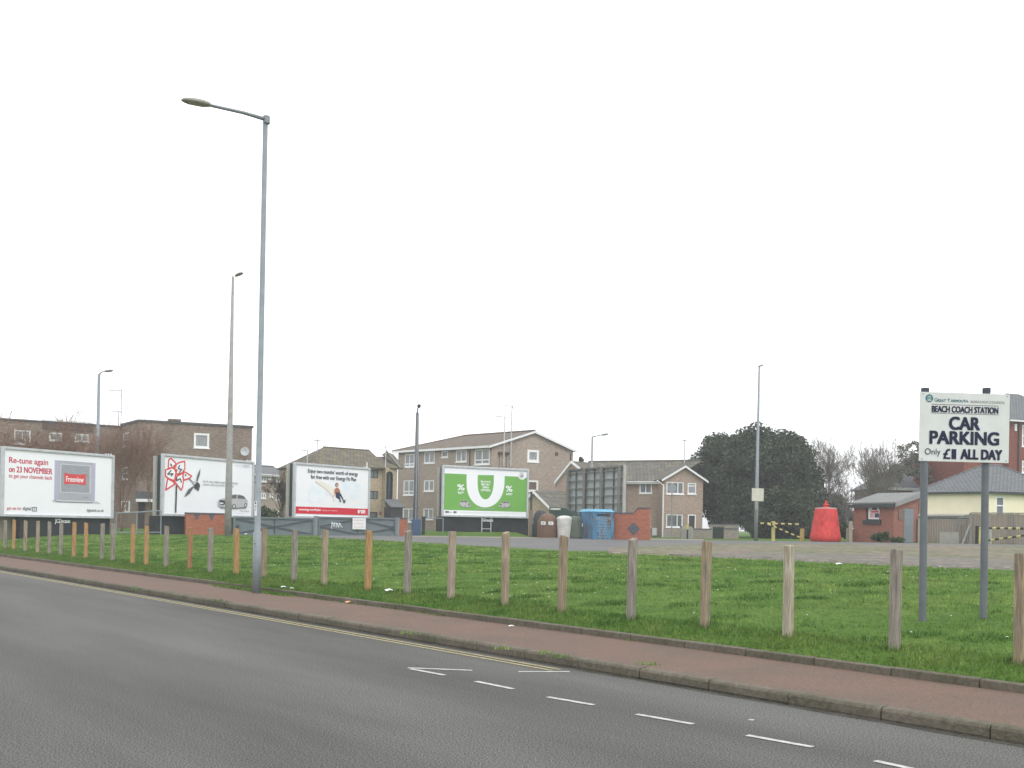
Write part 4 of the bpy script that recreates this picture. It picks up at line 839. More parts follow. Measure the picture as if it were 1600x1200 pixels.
def ad3(p):
    U = lambda x, y: ((x-250)/905, (y-280-(x-250)/905*45)/632)
    for x, y, a, b in ((560, 600, 160, 90), (930, 560, 150, 80), (480, 700, 110, 60), (980, 660, 90, 50)): 
        n_ = 22; p.poly([(U(x, y)[0]+a/905*(1+.15*math.sin(5*q))*math.cos(q), U(x, y)[1]+b/632*(1+.2*math.sin(3*q+1))*math.sin(q)) for q in [2*math.pi*k/n_ for k in range(n_)]], BLU)
    L_ = [(490, 475), (560, 490), (660, 545), (760, 600), (850, 640), (920, 690), (970, 735)]; Lo = [(720, 745), (700, 690), (650, 620), (580, 555), (520, 520), (480, 490)]
    p.poly([U(*q) for q in L_[:4]+Lo[1:]], CRM); p.poly([U(*q) for q in ((760, 600), (850, 640), (920, 690), (970, 735), (720, 745), (700, 690))], 0); p.line([U(*q) for q in L_], .02, CRM); p.line([U(*q) for q in Lo], .03, SKN)
    p.line([U(*q) for q in ((745, 600), (830, 660), (900, 745))], .02, CRM)
    # seated figure on the slide
    p.poly([U(*q) for q in ((735, 570), (765, 565), (790, 600), (785, 640), (735, 650), (712, 620), (718, 590))], RST); p.poly([U(*q) for q in ((733, 625), (790, 620), (838, 720), (826, 730), (785, 665), (800, 715), (785, 722), (760, 705), (735, 690))], NVY)
    p.poly([U(*q) for q in ((782, 712), (800, 715), (808, 742), (790, 754), (780, 745))], DKG); p.poly([U(*q) for q in ((822, 730), (840, 722), (862, 720), (860, 755), (848, 768), (830, 760))], DKG)
    p.ell(*U(747, 530), .022, .047, BRN); p.ell(*U(749, 535), .015, .034, SKN); p.line([U(720, 600), U(722, 650), U(708, 680)], .05, SKN); p.line([U(785, 605), U(790, 640)], .05, SKN)
    p.text("Enjoy two months' worth of energy", .155, .845, .065, .165, TXT, .03); p.text('for free with our Energy Fit Plan', .195, .82, .18, .28, TXT, .03)
    p.rect(0, .818, 1, .955, BND); p.text('eonenergy.com/fitplan', .045, .335, .85, .905, PAP, .04); p.text('Helping our customers', .35, .56, .868, .895, PAP, .0)
    p.text('e·on', .85, .96, .845, .92, PAP, .09)
def ad4(p):
    U = lambda x, y: ((x-190)/1035, (y-238-(x-190)/1035*33)/592)
    p.poly([(0, .13), (.89, .13), (.905, .165), (.92, .19), (.96, .19), (.975, .165), (.985, .15), (1, .14), (1, .9), (0, .9)][::-1], GRN)
    def uu(cx, w_, y0, yb, n_=26): return [(cx-w_, y0)]+[(cx-w_*math.cos(math.pi*k/n_)**1 if True else 0, yb+(0)) for k in range(0)]
    def ushape(w_, y0, ys, yb): return [U(700-w_, y0)]+[U(700-w_*math.cos(math.pi*k/28), ys+(yb-ys)*math.sin(math.pi*k/28)**.85) for k in range(29)]+[U(700+w_, y0)]
    p.poly(ushape(238, 300, 400, 742), PAP); p.poly(ushape(101, 330, 400, 640), GRN)
    for k, t in enumerate(("ŠKODA'S", 'BIG FAT', 'ZERO', 'OFFERS')):
        w_ = [62, 54, 42, 60][k]; x0, y0 = U(700-w_, 398+k*37); x1, y1 = U(700+w_, 427+k*37); p.text(t, x0, x1, y0, y1, PAP, .06)
    for t, a, b, c, d in (('%', 350, 440, 448, 528), ('VAT*', 355, 430, 540, 575), ('%', 955, 1042, 462, 542), ('APR*', 958, 1042, 555, 588)):
        x0, y0 = U(a, c); x1, y1 = U(b, d); p.text(t, x0, x1, y0, y1, PAP, .045 if t == '%' else .05)
    x0, y0 = U(385, 648); x1, y1 = U(520, 745); p.car(x0, y0, x1, y1, True); x0, y0 = U(872, 660); x1, y1 = U(1012, 752); p.car(x0, y0, x1, y1)
    x, y = U(1155, 333); p.ring(x, y, .023, .043, .025, DKG, 16); p.poly([(x-.01, y+.022), (x+.012, y+.008), (x+.012, y-.024), (x, y-.01), (x-.012, y-.004)], DKG); p.text('ŠKODA', x-.028, x+.03, y-.075, y-.06, DKG, .02)
    x0, y0 = U(575, 752); x1, y1 = U(820, 762); p.rect(x0, y0, x1, y0+.008, LTG)
    p.rect(.02, .925, .06, .96, DKG); p.rect(.065, .935, .09, .955, LTG); p.rect(.115, .925, .15, .96, DKG); p.rect(.2, .935, .9, .938, LTG); p.rect(.2, .948, .7, .951, LTG)
bb1 = billboard(1, 1.5, 48.3, 177, 53.6, 697, 807, 'white billboard reading Re-tune again on 23 NOVEMBER, with a grey television', ad1, panel=(.17, .985), maker=(.47, .61, 0))
bb2 = billboard(2, 252.5, 54.5, 395.5, 60.2, 708.5, 806, 'white billboard with a red outlined flower on a stem and a silver car', ad2, panel=(-.05, .5), maker=None)
bb3 = billboard(3, 458.5, 60.5, 577, 65.3, 722, 809, "white billboard with red bottom band, Enjoy two months' worth of energy", ad3, panel=None, maker=None)
bb4 = billboard(4, 690.5, 64.5, 825, 67.5, 726.5, 807, 'green billboard with a giant white U shape, two percent signs and two cars', ad4, panel=(-.02, 1.02), maker=(.46, .6, 0))
# ladder below the green billboard, brackets and uprights
def extras_bb():
    root, f, bot, top = bb4
    m = MB(); a0, a1 = f.L*.44, f.L*.545
    for a in (a0, a1): m.tube([f(a, -.1, .25), f(a, bot-.02, .25)], .035, 6)
    for b in (.2, .75): m.tube([f(a0, bot-b, .25), f(a1, bot-b, .25)], .025, 6)
    m.build('ladder', alu, root)
    root, f, bot, top = bb3
    MB().box(f, .3, f.L-.3, -.3, bot-.004, -.4, -.2).build('base_panel', black, root)
    MB().box(f, f.L-.3, f.L-.25, top+.002, top+.35, 0, .05).build('bracket', white, root)
    root, f, bot, top = bb2
    MB().box(f, .5*f.L+.01, f.L-.3, -.3, bot-.004, -.4, -.2).build('base_panel', black, root)
extras_bb()
# billboard seen from behind
def back_board():
    A, B = gp(883, 70.2), gp(975, 64); A = W(884, 770, 70.2); B = W(973, 770, 64); z = float(zg(B.x, B.y))-.1
    root = thing('billboard', 'grey billboard seen from behind, its steel ribs and struts showing', 'billboard', (B.x, B.y, z+.1), 'advertising billboards round the vacant plot')
    f = Fr(A, B, z); L = f.L; top = 4.75; bot = 1.15
    pn = mat('weathered_back_panel', (.42, .47, .48), (.33, .36, .36), .7, 1.2); rust = mat('weathered_dark_steel', (.13, .13, .125), (.18, .17, .15), .8, 2.5)
    MB().box(f, 0, L, bot, top, -.25, -.15).build('panel', pn, root)
    m = MB()
    for k in range(7): a = .05+k*(L-.1)/6; m.box(f, a-.03, a+.03, bot, top-.02, -.149, -.05)
    m.build('rib', rust, root)
    m = MB()
    for k in range(7): b = bot+.15+k*(top-bot-.35)/6; m.box(f, 0, L, b-.035, b+.035, -.045, .03)
    m.build('rail', rust, root)
    for k in range(4):
        a = .35+k*(L-.7)/3; m = MB(); m.box(f, a-.13, a+.13, -.3, top+.12, .035, .1); m.build('upright', mat('grey_timber_upright', (.22, .215, .2), (.16, .16, .15), .9, 3, sx=(1, 1, .1)), root)
    MB().box(f, L+.02, L+.13, bot-.1, top+.15, -.14, .03).build('edge_trim', mat('pale_timber_edge', (.42, .42, .38), None), root)
    MB().box(f, 0, L, top, top+.12, -.25, .03).build('top_rail', rust, root)
back_board()
# ================================================================== GATES, WALLS, RAILINGS
gate_m = mat('grey_blue_gate_paint', (.16, .195, .21), (.13, .16, .175), .6, 1.5); gate_d = mat('gate_frame_dark', (.085, .10, .11), None, .6)
def gate(px0, d0, px1, d1, label, extra=None):
    A, B = gp(px0, d0), gp(px1, d1); z = float(min(zg(A.x, A.y), zg(B.x, B.y))); root = thing('steel_gate', label, 'gate', (A.x, A.y, z), 'grey sheet steel gates behind the lawn'); f = Fr(A, B, z); L = f.L
    h = f.pix((px0+px1)/2, 809.5)[1]
    MB().box(f, 0, L, -.05, h, -.06, -.02).build('sheet_panel', gate_m, root)
    m = MB(); m.box(f, 0, .1, -.04, h+.05, -.018, .06); m.box(f, L-.1, L, -.04, h+.05, -.018, .06); m.box(f, .1, L-.1, h-.04, h+.05, -.018, .06); m.box(f, .1, L-.1, .0, .08, -.018, .06); m.build('gate_frame', gate_m, root)
    m = MB(); n_ = L/2
    for a, b in (((.1, h*.5), (n_, h-.06)), ((.1, h*.5), (n_, .08)), ((L-.1, h*.5), (n_, h-.06)), ((L-.1, h*.5), (n_, .08))) if px0 > 450 else (((.1, h-.06), (n_, h*.5)), ((.1, .08), (n_, h*.5)), ((L-.1, h-.06), (n_, h*.5)), ((L-.1, .08), (n_, h*.5))):
        d = Vector((b[0]-a[0], b[1]-a[1])).normalized(); w_ = .04; nx, ny = -d.y*w_, d.x*w_
        m.prism(f, [(a[0]-nx, a[1]-ny), (b[0]-nx, b[1]-ny), (b[0]+nx, b[1]+ny), (a[0]+nx, a[1]+ny)], -.017, .035)
    m.box(f, n_-.03, n_+.03, .08, h-.04, -.016, .03); m.build('brace', gate_d, root)
    m = MB(); m.tube([f(L-.2 if px0 > 450 else .25, h*.62, .1), f(L-.2 if px0 > 450 else .25, h*.35, .1)], .03, 6); m.box(f, (L-.32 if px0 > 450 else .15), (L-.12 if px0 > 450 else .35), h*.4, h*.55, .062, .09); m.build('bolt', gate_d, root)
    if extra:
        sc_ = [[(518, 826), (518.5, 815.5), (522, 823), (523, 816)], [(525, 824), (526, 817), (529, 824), (530.5, 817)], [(531.5, 819), (533, 823)], [(533.5, 823.5), (535, 823.5)], [(520, 818), (532, 818.5)]]
        m = MB()
        for q in sc_: m.line(f, [f.pix(*k) for k in q], .035, .063, 0); 
        m.build('graffiti', white, root)
    return f
gate(364, 55.5, 490, 58.5, 'left grey sheet steel gate with cross bracing, below the flower billboard')
GF = gate(497, 58.7, 619, 60, 'right grey sheet steel gate with white graffiti and a notice on it', True)
for px, d, lb in ((493.5, 58.6, 'grey steel gate post between the two sheet gates'), (621, 60.1, 'grey steel gate post against the short red brick pier')):
    g = gp(px, d); m = MB(); a = AX(g); m.box(lambda x, y, z_: a(x, z_, y), -.1, .1, -.2, 1.12, -.1, .1); m.box(lambda x, y, z_: a(x, z_, y), -.12, .12, 1.12, 1.15, -.12, .12)
    tag(m.build('gate_post', steel, origin=g), lb, 'post')
def notice():
    a0, b0, a1, b1 = GF.rect(550.5, 809.5, 571, 827); o = GF(a0, b0, .12); root = thing('notice_board', 'white notice with faint red writing fixed on the right grey gate', 'notice', o)
    MB().box(GF, a0, a1, b0, b1, .1, .13).build('board', white, root); m = MB(); pk = flat('faded_red_print', (.62, .42, .42)); H = b1-b0
    for k, t in enumerate(('PARKING', 'IN FRONT', 'OF GATES')): m.text(GF, t, a0+.08, a1-.08, b1-.08-H*.3*k-H*.16, b1-.08-H*.3*k, .134, 0, .01)
    m.build('lettering', pk, root)
notice()
def brick_wall(px0, d0, px1, d1, ytop, label, shapes, step=None, m=br_red):
    A, B = gp(px0, d0), gp(px1, d1); z = float(min(zg(A.x, A.y), zg(B.x, B.y)))-.2; root = thing('brick_wall', label, 'wall', (A.x, A.y, z+.2)); f = Fr(A, B, z); L = f.L; h = f.pix((px0+px1)/2, ytop)[1]
    if step: pts = [(0, -.1), (L, -.1), (L, h+.32), (L*.66, h+.32), (L*.6, h+.12), (L*.55, h), (0, h)]
    else: pts = [(0, -.1), (L, -.1), (L, h), (0, h)]
    b = MB(); b.prism(f, pts, -.24, 0); b.build('wall_face', m, root)
    c = MB(); tp = [q for q in pts if q[1] > .1]
    for p, q in zip(tp, tp[1:]): 
        if p[0] < q[0]: p, q = q, p
        c.prism(f, [(q[0], q[1]), (p[0], p[1]), (p[0], p[1]+.08), (q[0], q[1]+.08)], -.27, .03)
    c.build('coping', br_blue, root)
    if shapes:
        s_ = MB()
        for poly in shapes: s_.prism(f, [(a*L, b*h) for a, b in poly], .001, .006)
        s_.build('inlay', br_blue, root)
    return f, h
def stepped(cx, cy, w_, h_, n=4):
    pts = []
    for k in range(n): pts += [(cx+w_*(1-k/n), cy+h_*k/n), (cx+w_*(1-k/n), cy+h_*(k+1)/n)]
    q = [(2*cx-a, b) for a, b in reversed(pts)]; up = pts+q; return up+[(a, 2*cy-b) for a, b in reversed(up)]
brick_wall(290, 55, 353, 56.3, 803.5, 'red brick wall with two dark downward triangles, below the flower billboard', [[(.18, .999), (.26, .72), (.34, .999)], [(.55, .999), (.63, .72), (.71, .999)]])
brick_wall(622.5, 60.5, 635.5, 60.7, 811, 'short red brick pier at the right end of the grey gates', None)
brick_wall(959, 61, 1014, 60, 803, 'orange-red brick wall with a dark stepped diamond and raised right end', [stepped(.56, .5, .17, .2)], True)
brick_wall(1063, 74, 1070, 74, 824, 'short pale garden wall left of the rounded utility cabinet', None, m=br_wall)
brick_wall(1082, 74, 1112, 73.5, 827.5, 'pale brick garden wall in front of the terraced house door', None, m=br_wall)
brick_wall(1108, 78, 1153, 77, 820, 'long pale block wall behind the dark garden gate', None, m=br_wall)
brick_wall(1131, 73, 1152, 72.6, 827, 'pale garden wall right of the dark gate, under the big evergreen', None, m=br_wall)
def low_things():
    g = gp(1074, 72.5); m = MB(); f = Fr(gp(1066, 72.5), gp(1083, 72.5), g.z-.1); m.prism(f, [(0, 0), (f.L, 0), (f.L, .9), (f.L*.85, 1.02), (f.L*.5, 1.1), (f.L*.15, 1.02), (0, .9)], -.4, 0)
    root = thing('utility_cabinet', 'pale grey rounded cabinet standing before the garden walls', 'cabinet', g); m.build('body', mat('pale_cabinet', (.34, .34, .31), None), root); MB().box(f, .1, f.L-.1, .15, .8, .003, .03).build('cabinet_door', mat('pale_cabinet_door', (.3, .3, .28), None), root)
    g = gp(1074, 71); m = MB(); a = AX(g); c = lambda x, y, z_: a(x, z_, y)
    root = thing('hazard_post', 'thin black and yellow post in front of the rounded cabinet', 'post', g)
    MB().box(c, -.05, .05, -.1, .72, -.05, .05).build('post', black, root); MB().box(c, -.055, .055, .72, 1.15, -.055, .055).build('yellow_top', mat('sign_yellow', (.6, .48, .1), None), root)
    A, B = gp(1113.5, 75), gp(1130.5, 75); f = Fr(A, B, A.z); root = thing('garden_gate', 'dark green garden gate between the pale walls', 'gate', A); dg = mat('dark_green_paint', (.03, .045, .04), None)
    m = MB(); m.box(f, 0, f.L, 0, .9, -.05, 0); m.build('gate_panel', dg, root); m = MB(); [m.box(f, a_, a_+.06, -.05, .98, .002, .03) for a_ in np.linspace(0, f.L-.06, 6)]; m.build('bars', dg, root)
low_things()
# tube railings
def railing(pts, label, r=.035, mid=False):
    P = [gp(px, d) for px, d, _ in pts]; H = [W(px, y, d).z for px, d, y in pts]; root = thing('railing', label, 'railing', P[0])
    m = MB(); m.tube([V2(p, h) for p, h in zip(P, H)], r, 6)
    if mid: m.tube([V2(p, p.z+.12) for p in P], r*.8, 6)
    m.build('rail', steel, root)
    for p, h in zip(P, H): MB().tube([V2(p, p.z-.2), V2(p, h)], r, 6).build('rail_post', steel, root)
railing([(181, 53, 802), (213, 53.6, 800.5), (251, 54.2, 798)], 'grey tube railing between the first and second billboards', mid=True)
railing([(636, 63, 809.5), (664, 63, 809.5), (692, 62.8, 810)], 'grey tube railing left of the green billboard')
def low_wall():
    A, B = gp(-60, 46.5), gp(34, 50); f = Fr(A, B, A.z-.2); root = thing('concrete_wall', 'stained tan concrete wall behind the far left bollards', 'wall', A)
    MB().box(f, 0, f.L, 0, f.pix(10, 810)[1], -.2, 0).build('wall_face', mat('stained_concrete', (.24, .22, .17), (.17, .165, .12), .9, 1.2), root); MB().box(f, -.03, f.L+.03, f.pix(10, 810)[1]+.002, f.pix(10, 808)[1]+.03, -.24, .04).build('coping', mat('stained_concrete', (.24, .22, .17), None), root)
    p = gp(829, 64.8); m = MB(); a = AX(p); c = lambda x, y, z_: a(x, z_, y); m.box(c, -.13, .13, -.2, W(829, 773, 64.8).z-p.z-1.0, -.12, .12)
    root = thing('wooden_post', 'tall rough timber post at the right end of the green billboard', 'post', p); m.build('post', mat('rough_brown_timber', (.22, .18, .14), None), root, bev=.02); MB().box(c, -.07, .06, W(829, 773, 64.8).z-p.z-1.0, W(829, 768, 64.8).z-p.z, -.06, .06).build('extension', mat('dark_frame', (.05, .06, .06), None), root)
    p = gp(661.5, 62.4); a2 = AX(p); c = lambda x, y, z_: a2(x, z_, y)
    o = MB().box(c, -.1, .1, -.2, 1.05, -.1, .1).box(c, -.13, .13, 1.05, 1.12, -.13, .13).build('short_post', mat('dark_frame', (.05, .06, .06), None), origin=p); tag(o, 'short dark post behind the railing beside the blue-based mast', 'post')
low_wall()
# ================================================================== BINS
def bins():
    d = 61.5
    def igloo(px, wpx, ytop, dd, m, label, prof, labels=True, cat='recycling bin'):
        g = gp(px, dd); r = wpx/2/F*dd; h = W(px, ytop, dd).z-g.z; root = thing('bottle_bank', label, cat, g, 'recycling banks beside the green billboard')
        mb = MB(); mb.lathe((g.x, g.y, g.z), [(r*a, h*b) for a, b in prof], 28); mb.build('body', m, root, smooth=True)
        if labels:
            for dx in labels:
                q = Vector((g.x+dx*r, g.y-math.sqrt(max(.01, 1-dx*dx))*r*.96-.03, g.z+h*.6)); nrm = Vector((dx, -math.sqrt(1-dx*dx), 0)); t = Vector((nrm.y, -nrm.x, 0))*-1
                L = MB(); f = Fr(q-t*.15, q+t*.15, q.z-.09); L.box(f, 0, f.L, 0, .2, -.02, .02); o = L.build('label_plate', white, root); K = MB(); K.box(f, .05, f.L-.05, .11, .14, .021, .024); K.box(f, .05, f.L-.1, .05, .08, .021, .024); K.build('print', dk_p, o)
        return root, g, r, h
    dome = [(.98, 0), (1, .1), (1, .45), (.93, .66), (.78, .82), (.55, .93), (.28, .985), (.02, 1)]
    r0, g, r, h = igloo(844, 26, 796, 63.4, mat('black_plastic', (.025, .028, .03), (.05, .05, .052), .4, 3), 'black domed recycling bank behind the brown one', dome, None)
    m = MB(); 
    for k in range(7): a = k/7*6.28; m.box(AXF(g, a, r, h), -.07, .07, h*.5, h*.6, .0, .03)
    m.build('port', mat('dull_grey_plastic', (.3, .3, .3), None), r0)
    igloo(855.5, 33, 802, d, mat('brown_plastic', (.155, .09, .055), (.12, .075, .05), .6, 2), 'brown domed bottle bank with two white labels', [(.98, 0), (1, .05), (1, .5), (.95, .64), (.8, .82), (.6, .92), (.3, .985), (.02, 1)], (-.45, .25))
    r_, g, r, h = igloo(881.5, 25, 805.5, d-.4, mat('white_grp', (.66, .66, .63), (.5, .5, .46), .5, 2.5), 'white tapered recycling bank between the brown and green banks', [(.8, 0), (.83, .05), (.98, .82), (1.0, .86), (.9, .93), (.5, .985), (.02, 1)], None)
    igloo(899, 29, 806, d-.2, mat('green_plastic_worn', (.07, .10, .075), (.11, .13, .1), .6, 2), 'faded green recycling bank half hidden by the blue container', [(1, 0), (1, .1), (.88, .78), (.82, .9), (.5, .97), (.02, 1)], (.8,))
    # dark green hooded container behind
    g = gp(878, 65.5); f = Fr(gp(857, 65.5), gp(897, 65), g.z); h = f.pix(877, 792)[1]; root = thing('hooded_skip', 'dark green hooded container behind the white and brown banks', 'container', g, 'recycling banks beside the green billboard')
    L = f.L; gm = mat('dark_green_paint', (.03, .045, .04), None); MB().prism(f, [(0, 0), (L, 0), (L, h*.72), (L*.85, h*.88), (L*.62, h*.96), (L*.3, h), (0, h)], -1.4, 0).build('body', mat('green_hood', (.03, .06, .05), (.045, .075, .065), .6), root, bev=.03)
    MB().box(f, .1, L*.45, h*.9, h*.96, .003, .04).build('sign_strip', mat('white_grp', (.66, .66, .63), None), root)
    # blue charity container
    A, B, D = gp(905.5, 61.2), gp(927, 59.8), gp(958.5, 60.6); z = A.z-.05; root = thing('clothes_bank', 'blue steel textile bank with rust stains and rows of pale lettering', 'container', B, 'recycling banks beside the green billboard')
    f1, f2 = Fr(A, B, z), Fr(B, D, z); h = f2.pix(942, 800)[1]; bl = rusty('rusty_blue_paint', (.06, .21, .36), (.12, .075, .05)); Bk = A+(D-B)
    m = MB(); P = [V2(q, z) for q in (A, B, D, Bk)]; T = [V2(q, z+h) for q in (A, B, D, Bk)]; m.add(P+T, [(0, 1, 5, 4), (1, 2, 6, 5), (2, 3, 7, 6), (3, 0, 4, 7), (3, 2, 1, 0)]); m.build('body', bl, root)
    cen = (A+B+D+Bk)/4; top = z+h+.17; rf = MB(); E = [V2(q+(q-cen)*.06, z+h+.01) for q in (A, B, D, Bk)]; U_ = [V2(cen+(q-cen)*.86, top) for q in (A, B, D, Bk)]; rf.add(E+U_, [(0, 1, 5, 4), (1, 2, 6, 5), (2, 3, 7, 6), (3, 0, 4, 7), (4, 5, 6, 7), (3, 2, 1, 0)]); rf.build('lid', mat('bright_blue_lid', (.16, .42, .60), (.12, .33, .48), .5), root)
    m = MB(); m.box(f2, .25, f2.L-.35, h*.87, h*.93, .003, .03); m.build('slot', shadow_in, root)
    m = MB(); lets = ['GOOD  BIN', 'CLOTHES', 'PLEASE', 'CLEAN CLOTHES', 'AND SHOES', 'PAIRED AND', 'TIED TOGETHER', 'IN BAGS', 'THANK YOU']
    for k, t in enumerate(('BOOK BANK', 'CLEAN', 'CLOTHES BANK', 'PAIRED SHOES', 'AND BELTS', 'IN BAGS', 'THANK YOU', 'PLEASE')):
        b = h*(.82-.095*k); w_ = [.95, .5, .75, .75, .6, .75, .6, .7][k]/2*f2.L*.8; m.text(f2, t, f2.L*.5-w_, f2.L*.5+w_, b-h*.07*(1.2 if k == 0 else .75), b, .004, 0, .02)
    m.build('lettering', mat('faded_orange_print', (.36, .33, .25), (.2, .27, .32), .7, 9, lo=.45, hi=.6), root)
    m = MB(); m.box(f1, f1.L-.05, f1.L, 0, h, .003, .05); m.box(f1, 0, .05, 0, h, .003, .05); m.box(f1, .05, f1.L-.05, h*.05, h*.09, .003, .03); m.build('corner_rail', bl, root)
def AXF(g, a, r, h):
    ca, sa = math.cos(a), math.sin(a); return lambda x, y, z_: Vector((g.x+(r+z_)*ca-x*sa, g.y+(r+z_)*sa+x*ca, g.z+y))
def rusty(name, c, rust):
    m = mat(name, c, rust, .65, 2.0, lo=.44, hi=.62, sx=(1.9, 1.9, .4), fine=.25, fscale=5); return m
bins()
# ================================================================== LAMP POSTS
def lamp(name, label, base, radii, arm_pts, head, hr=(.3, .11), base_box=None, mcol=steel, hm=None, group='street lamps round the plot'):
    root = thing(name, label, 'street lamp', base, group)
    pts, rad = radii; MB().tube([base+Vector((0, 0, -.2))]+[base+Vector(p) for p in pts], [rad[0]]+list(rad), 14).build('column', mcol, root, smooth=True)
    if base_box:
        r, h = base_box; m = MB(); m.lathe(base, [(r, -.2), (r, h-.12), (r*.98, h-.08), (rad[0]+.003, h)], 12); o = m.build('base_section', mcol, root)
        q = base+Vector((0, -r, 0)); f = Fr(q+Vector((-r*.42, 0, 0)), q+Vector((r*.42, 0, 0)), base.z); 
        MB().box(f, 0, f.L, h*.42, h*.86, -.02, .008).build('access_door', mcol, o)
    if arm_pts: MB().tube(arm_pts[0], arm_pts[1], 10).build('arm', mcol, root, smooth=True)
    c, dr, L, wd = head; dr = Vector(dr).normalized(); sd_ = dr.cross(Vector((0, 0, 1))).normalized(); up = sd_.cross(dr)
    prof = [(0, .25, .35), (.12, .62, .8), (.3, .92, .95), (.5, 1, 1), (.72, .95, .9), (.88, .7, .65), (.97, .35, .35), (1, .05, .1)]
    m = MB(); n_ = 14; o0 = 0
    for t, wv, hv in prof:
        for j in range(n_):
            a = 2*math.pi*j/n_; y = math.sin(a); m.v.append(tuple(c+dr*(t*L)+sd_*(math.cos(a)*wd*.5*wv)+up*(y*(wd*.33 if y > 0 else wd*.2)*hv)))
    for i in range(len(prof)-1):
        for j in range(n_): m.f.append((i*n_+j, i*n_+(j+1) % n_, (i+1)*n_+(j+1) % n_, (i+1)*n_+j)); m.m.append(0)
    m.f.append(tuple(range(n_))[::-1]); m.m.append(0); m.f.append(tuple((len(prof)-1)*n_+j for j in range(n_))); m.m.append(0)
    hd = m.build('lamp_head', hm or steel_d, root, smooth=True)
    l = MB(); P = []
    for t, wv in ((.25, .6), (.5, .82), (.8, .6)):
        for sg, dz in ((-1, -.14), (0, -.27), (1, -.14)): P.append(tuple(c+dr*(t*L)+sd_*(sg*wd*.45*wv)+up*(dz*wd)))
    l.add(P, [(0, 1, 4, 3), (1, 2, 5, 4), (3, 4, 7, 6), (4, 5, 8, 7)]); l.build('lens', mat('lamp_lens', (.5, .5, .45), None, .3), hd, smooth=True)
    return root
b = ground_hit(400.5, 921.5); T = W(416.5, 184, b.y); h = T.z-b.z
a0 = W(417, 187, b.y); a1 = W(380, 176, b.y-.3); a2 = W(328, 164.5, b.y-.7); hp = W(331, 165, b.y-.75); he_ = W(283, 156, b.y-1.1)
R0 = lamp('street_lamp', 'tall grey lamp post standing nearest, its arm and head reaching left', b, ([(0, 0, 1.2), (0, 0, 1.21), (0, 0, h)], (.085, .062, .05)), ([a0, a1, a2], [.04, .034, .03]), (hp, (he_-hp), (he_-hp).length, .24), (.098, 1.27), hm=mat('aged_cream_head', (.36, .35, .3), (.25, .25, .21), .5, 8))
MB().tube([V2(T, T.z-.12), V2(T, T.z+.03)], .07, 12).build('collar', steel, R0)
fS = Fr(W(397.5, 795, b.y-.15), W(402, 795, b.y-.1)); z0 = W(400, 806, b.y-.15).z; z1 = W(400, 783, b.y-.15).z
m = MB(); m.box(lambda a, b_, c: Vector((fS.o.x+a, fS.o.y-.0+c, b_)), 0, .05, z0, z1, -.0, .01); m.build('number_strip', white, R0)
m = MB()
for k, ch in enumerate('107'): m.text(lambda a, b_, c: Vector((fS.o.x+a, fS.o.y-.003, b_)), ch, .012, .038, z1-.06-.07*k, z1-.02-.07*k, 0, 0, .03)
m.build('number', txt_p, R0)
m = MB(); m.lathe((b.x-.02, b.y-.1, b.z+.95), [(.014, 0), (.014, .012)], 8); m.build('lock', shadow_in, R0)
b = gp(356, 50.5); T = W(367.5, 432, 50.5); h = T.z-b.z
lamp('street_lamp', 'very tall slim lamp post crossing the flower billboard, small head at top', b, ([(0, 0, 2), (0, 0, h)], (.17, .06)), None, (W(367.5, 432, 50.5), W(383, 424, 50.0)-W(367.5, 432, 50.5), .62, .26), None, mcol=steel_d)
b = gp(150, 66); T = W(155, 584, 66); h = T.z-b.z
lamp('street_lamp', 'grey lamp post behind the Re-tune again billboard, head pointing right', b, ([(0, 0, 1.5), (0, 0, h)], (.13, .09)), ([T+Vector((0, 0, -.05)), W(158, 582, 66), W(164, 579.5, 66)], [.05, .04, .035]), (W(163, 580.5, 66), W(176, 579, 66)-W(163, 580.5, 66), .62, .3), None)
b = gp(922.5, 82); T = W(925, 682, 82); h = T.z-b.z
lamp('street_lamp', 'grey lamp post rising behind the rear-facing billboard, arm pointing right', b, ([(0, 0, 1.5), (0, 0, h)], (.1, .075)), ([T+Vector((0, 0, -.05)), W(931, 681.5, 82), W(940, 679.5, 82)], [.05, .045, .04]), (W(939, 680, 82), W(951, 678, 82)-W(939, 680, 82), .66, .3), None)
b = gp(1181, 66); T = W(1186, 573, 66); h = T.z-b.z
R1 = lamp('street_lamp', 'tall slim lamp post before the big evergreen, carrying a small sign plate', b, ([(0, 0, 2.5), (0, 0, h)], (.125, .055)), None, (W(1184.5, 573, 66), W(1194, 569.5, 66)-W(1184.5, 573, 66), .42, .2), None)
def plate():
    f = Fr(W(1175, 780, 65.8), W(1193.5, 780, 65.8)); z0 = W(1184, 783, 65.8).z; z1 = W(1184, 763, 65.8).z; f.o.z = 0
    root = thing('sign_plate', 'small cream sign plate fixed on the lamp post by the evergreen', 'sign', f(f.L/2, z0)); MB().box(f, 0, f.L, z0, z1, -.08, -.05).build('plate', mat('cream_plate', (.6, .6, .5), (.5, .52, .4), .5), root, bev=.01)
    MB().box(f, f.L/2-.05, f.L/2+.05, z0+.1, z1-.1, -.2, -.081).build('clamp', steel, root); g = MB(); g.box(f, f.L/2-.02-.16, f.L/2-.0, z0-.6, z0-.05, -.1, .05); g.build('control_box', steel_d, root, bev=.03)
plate()
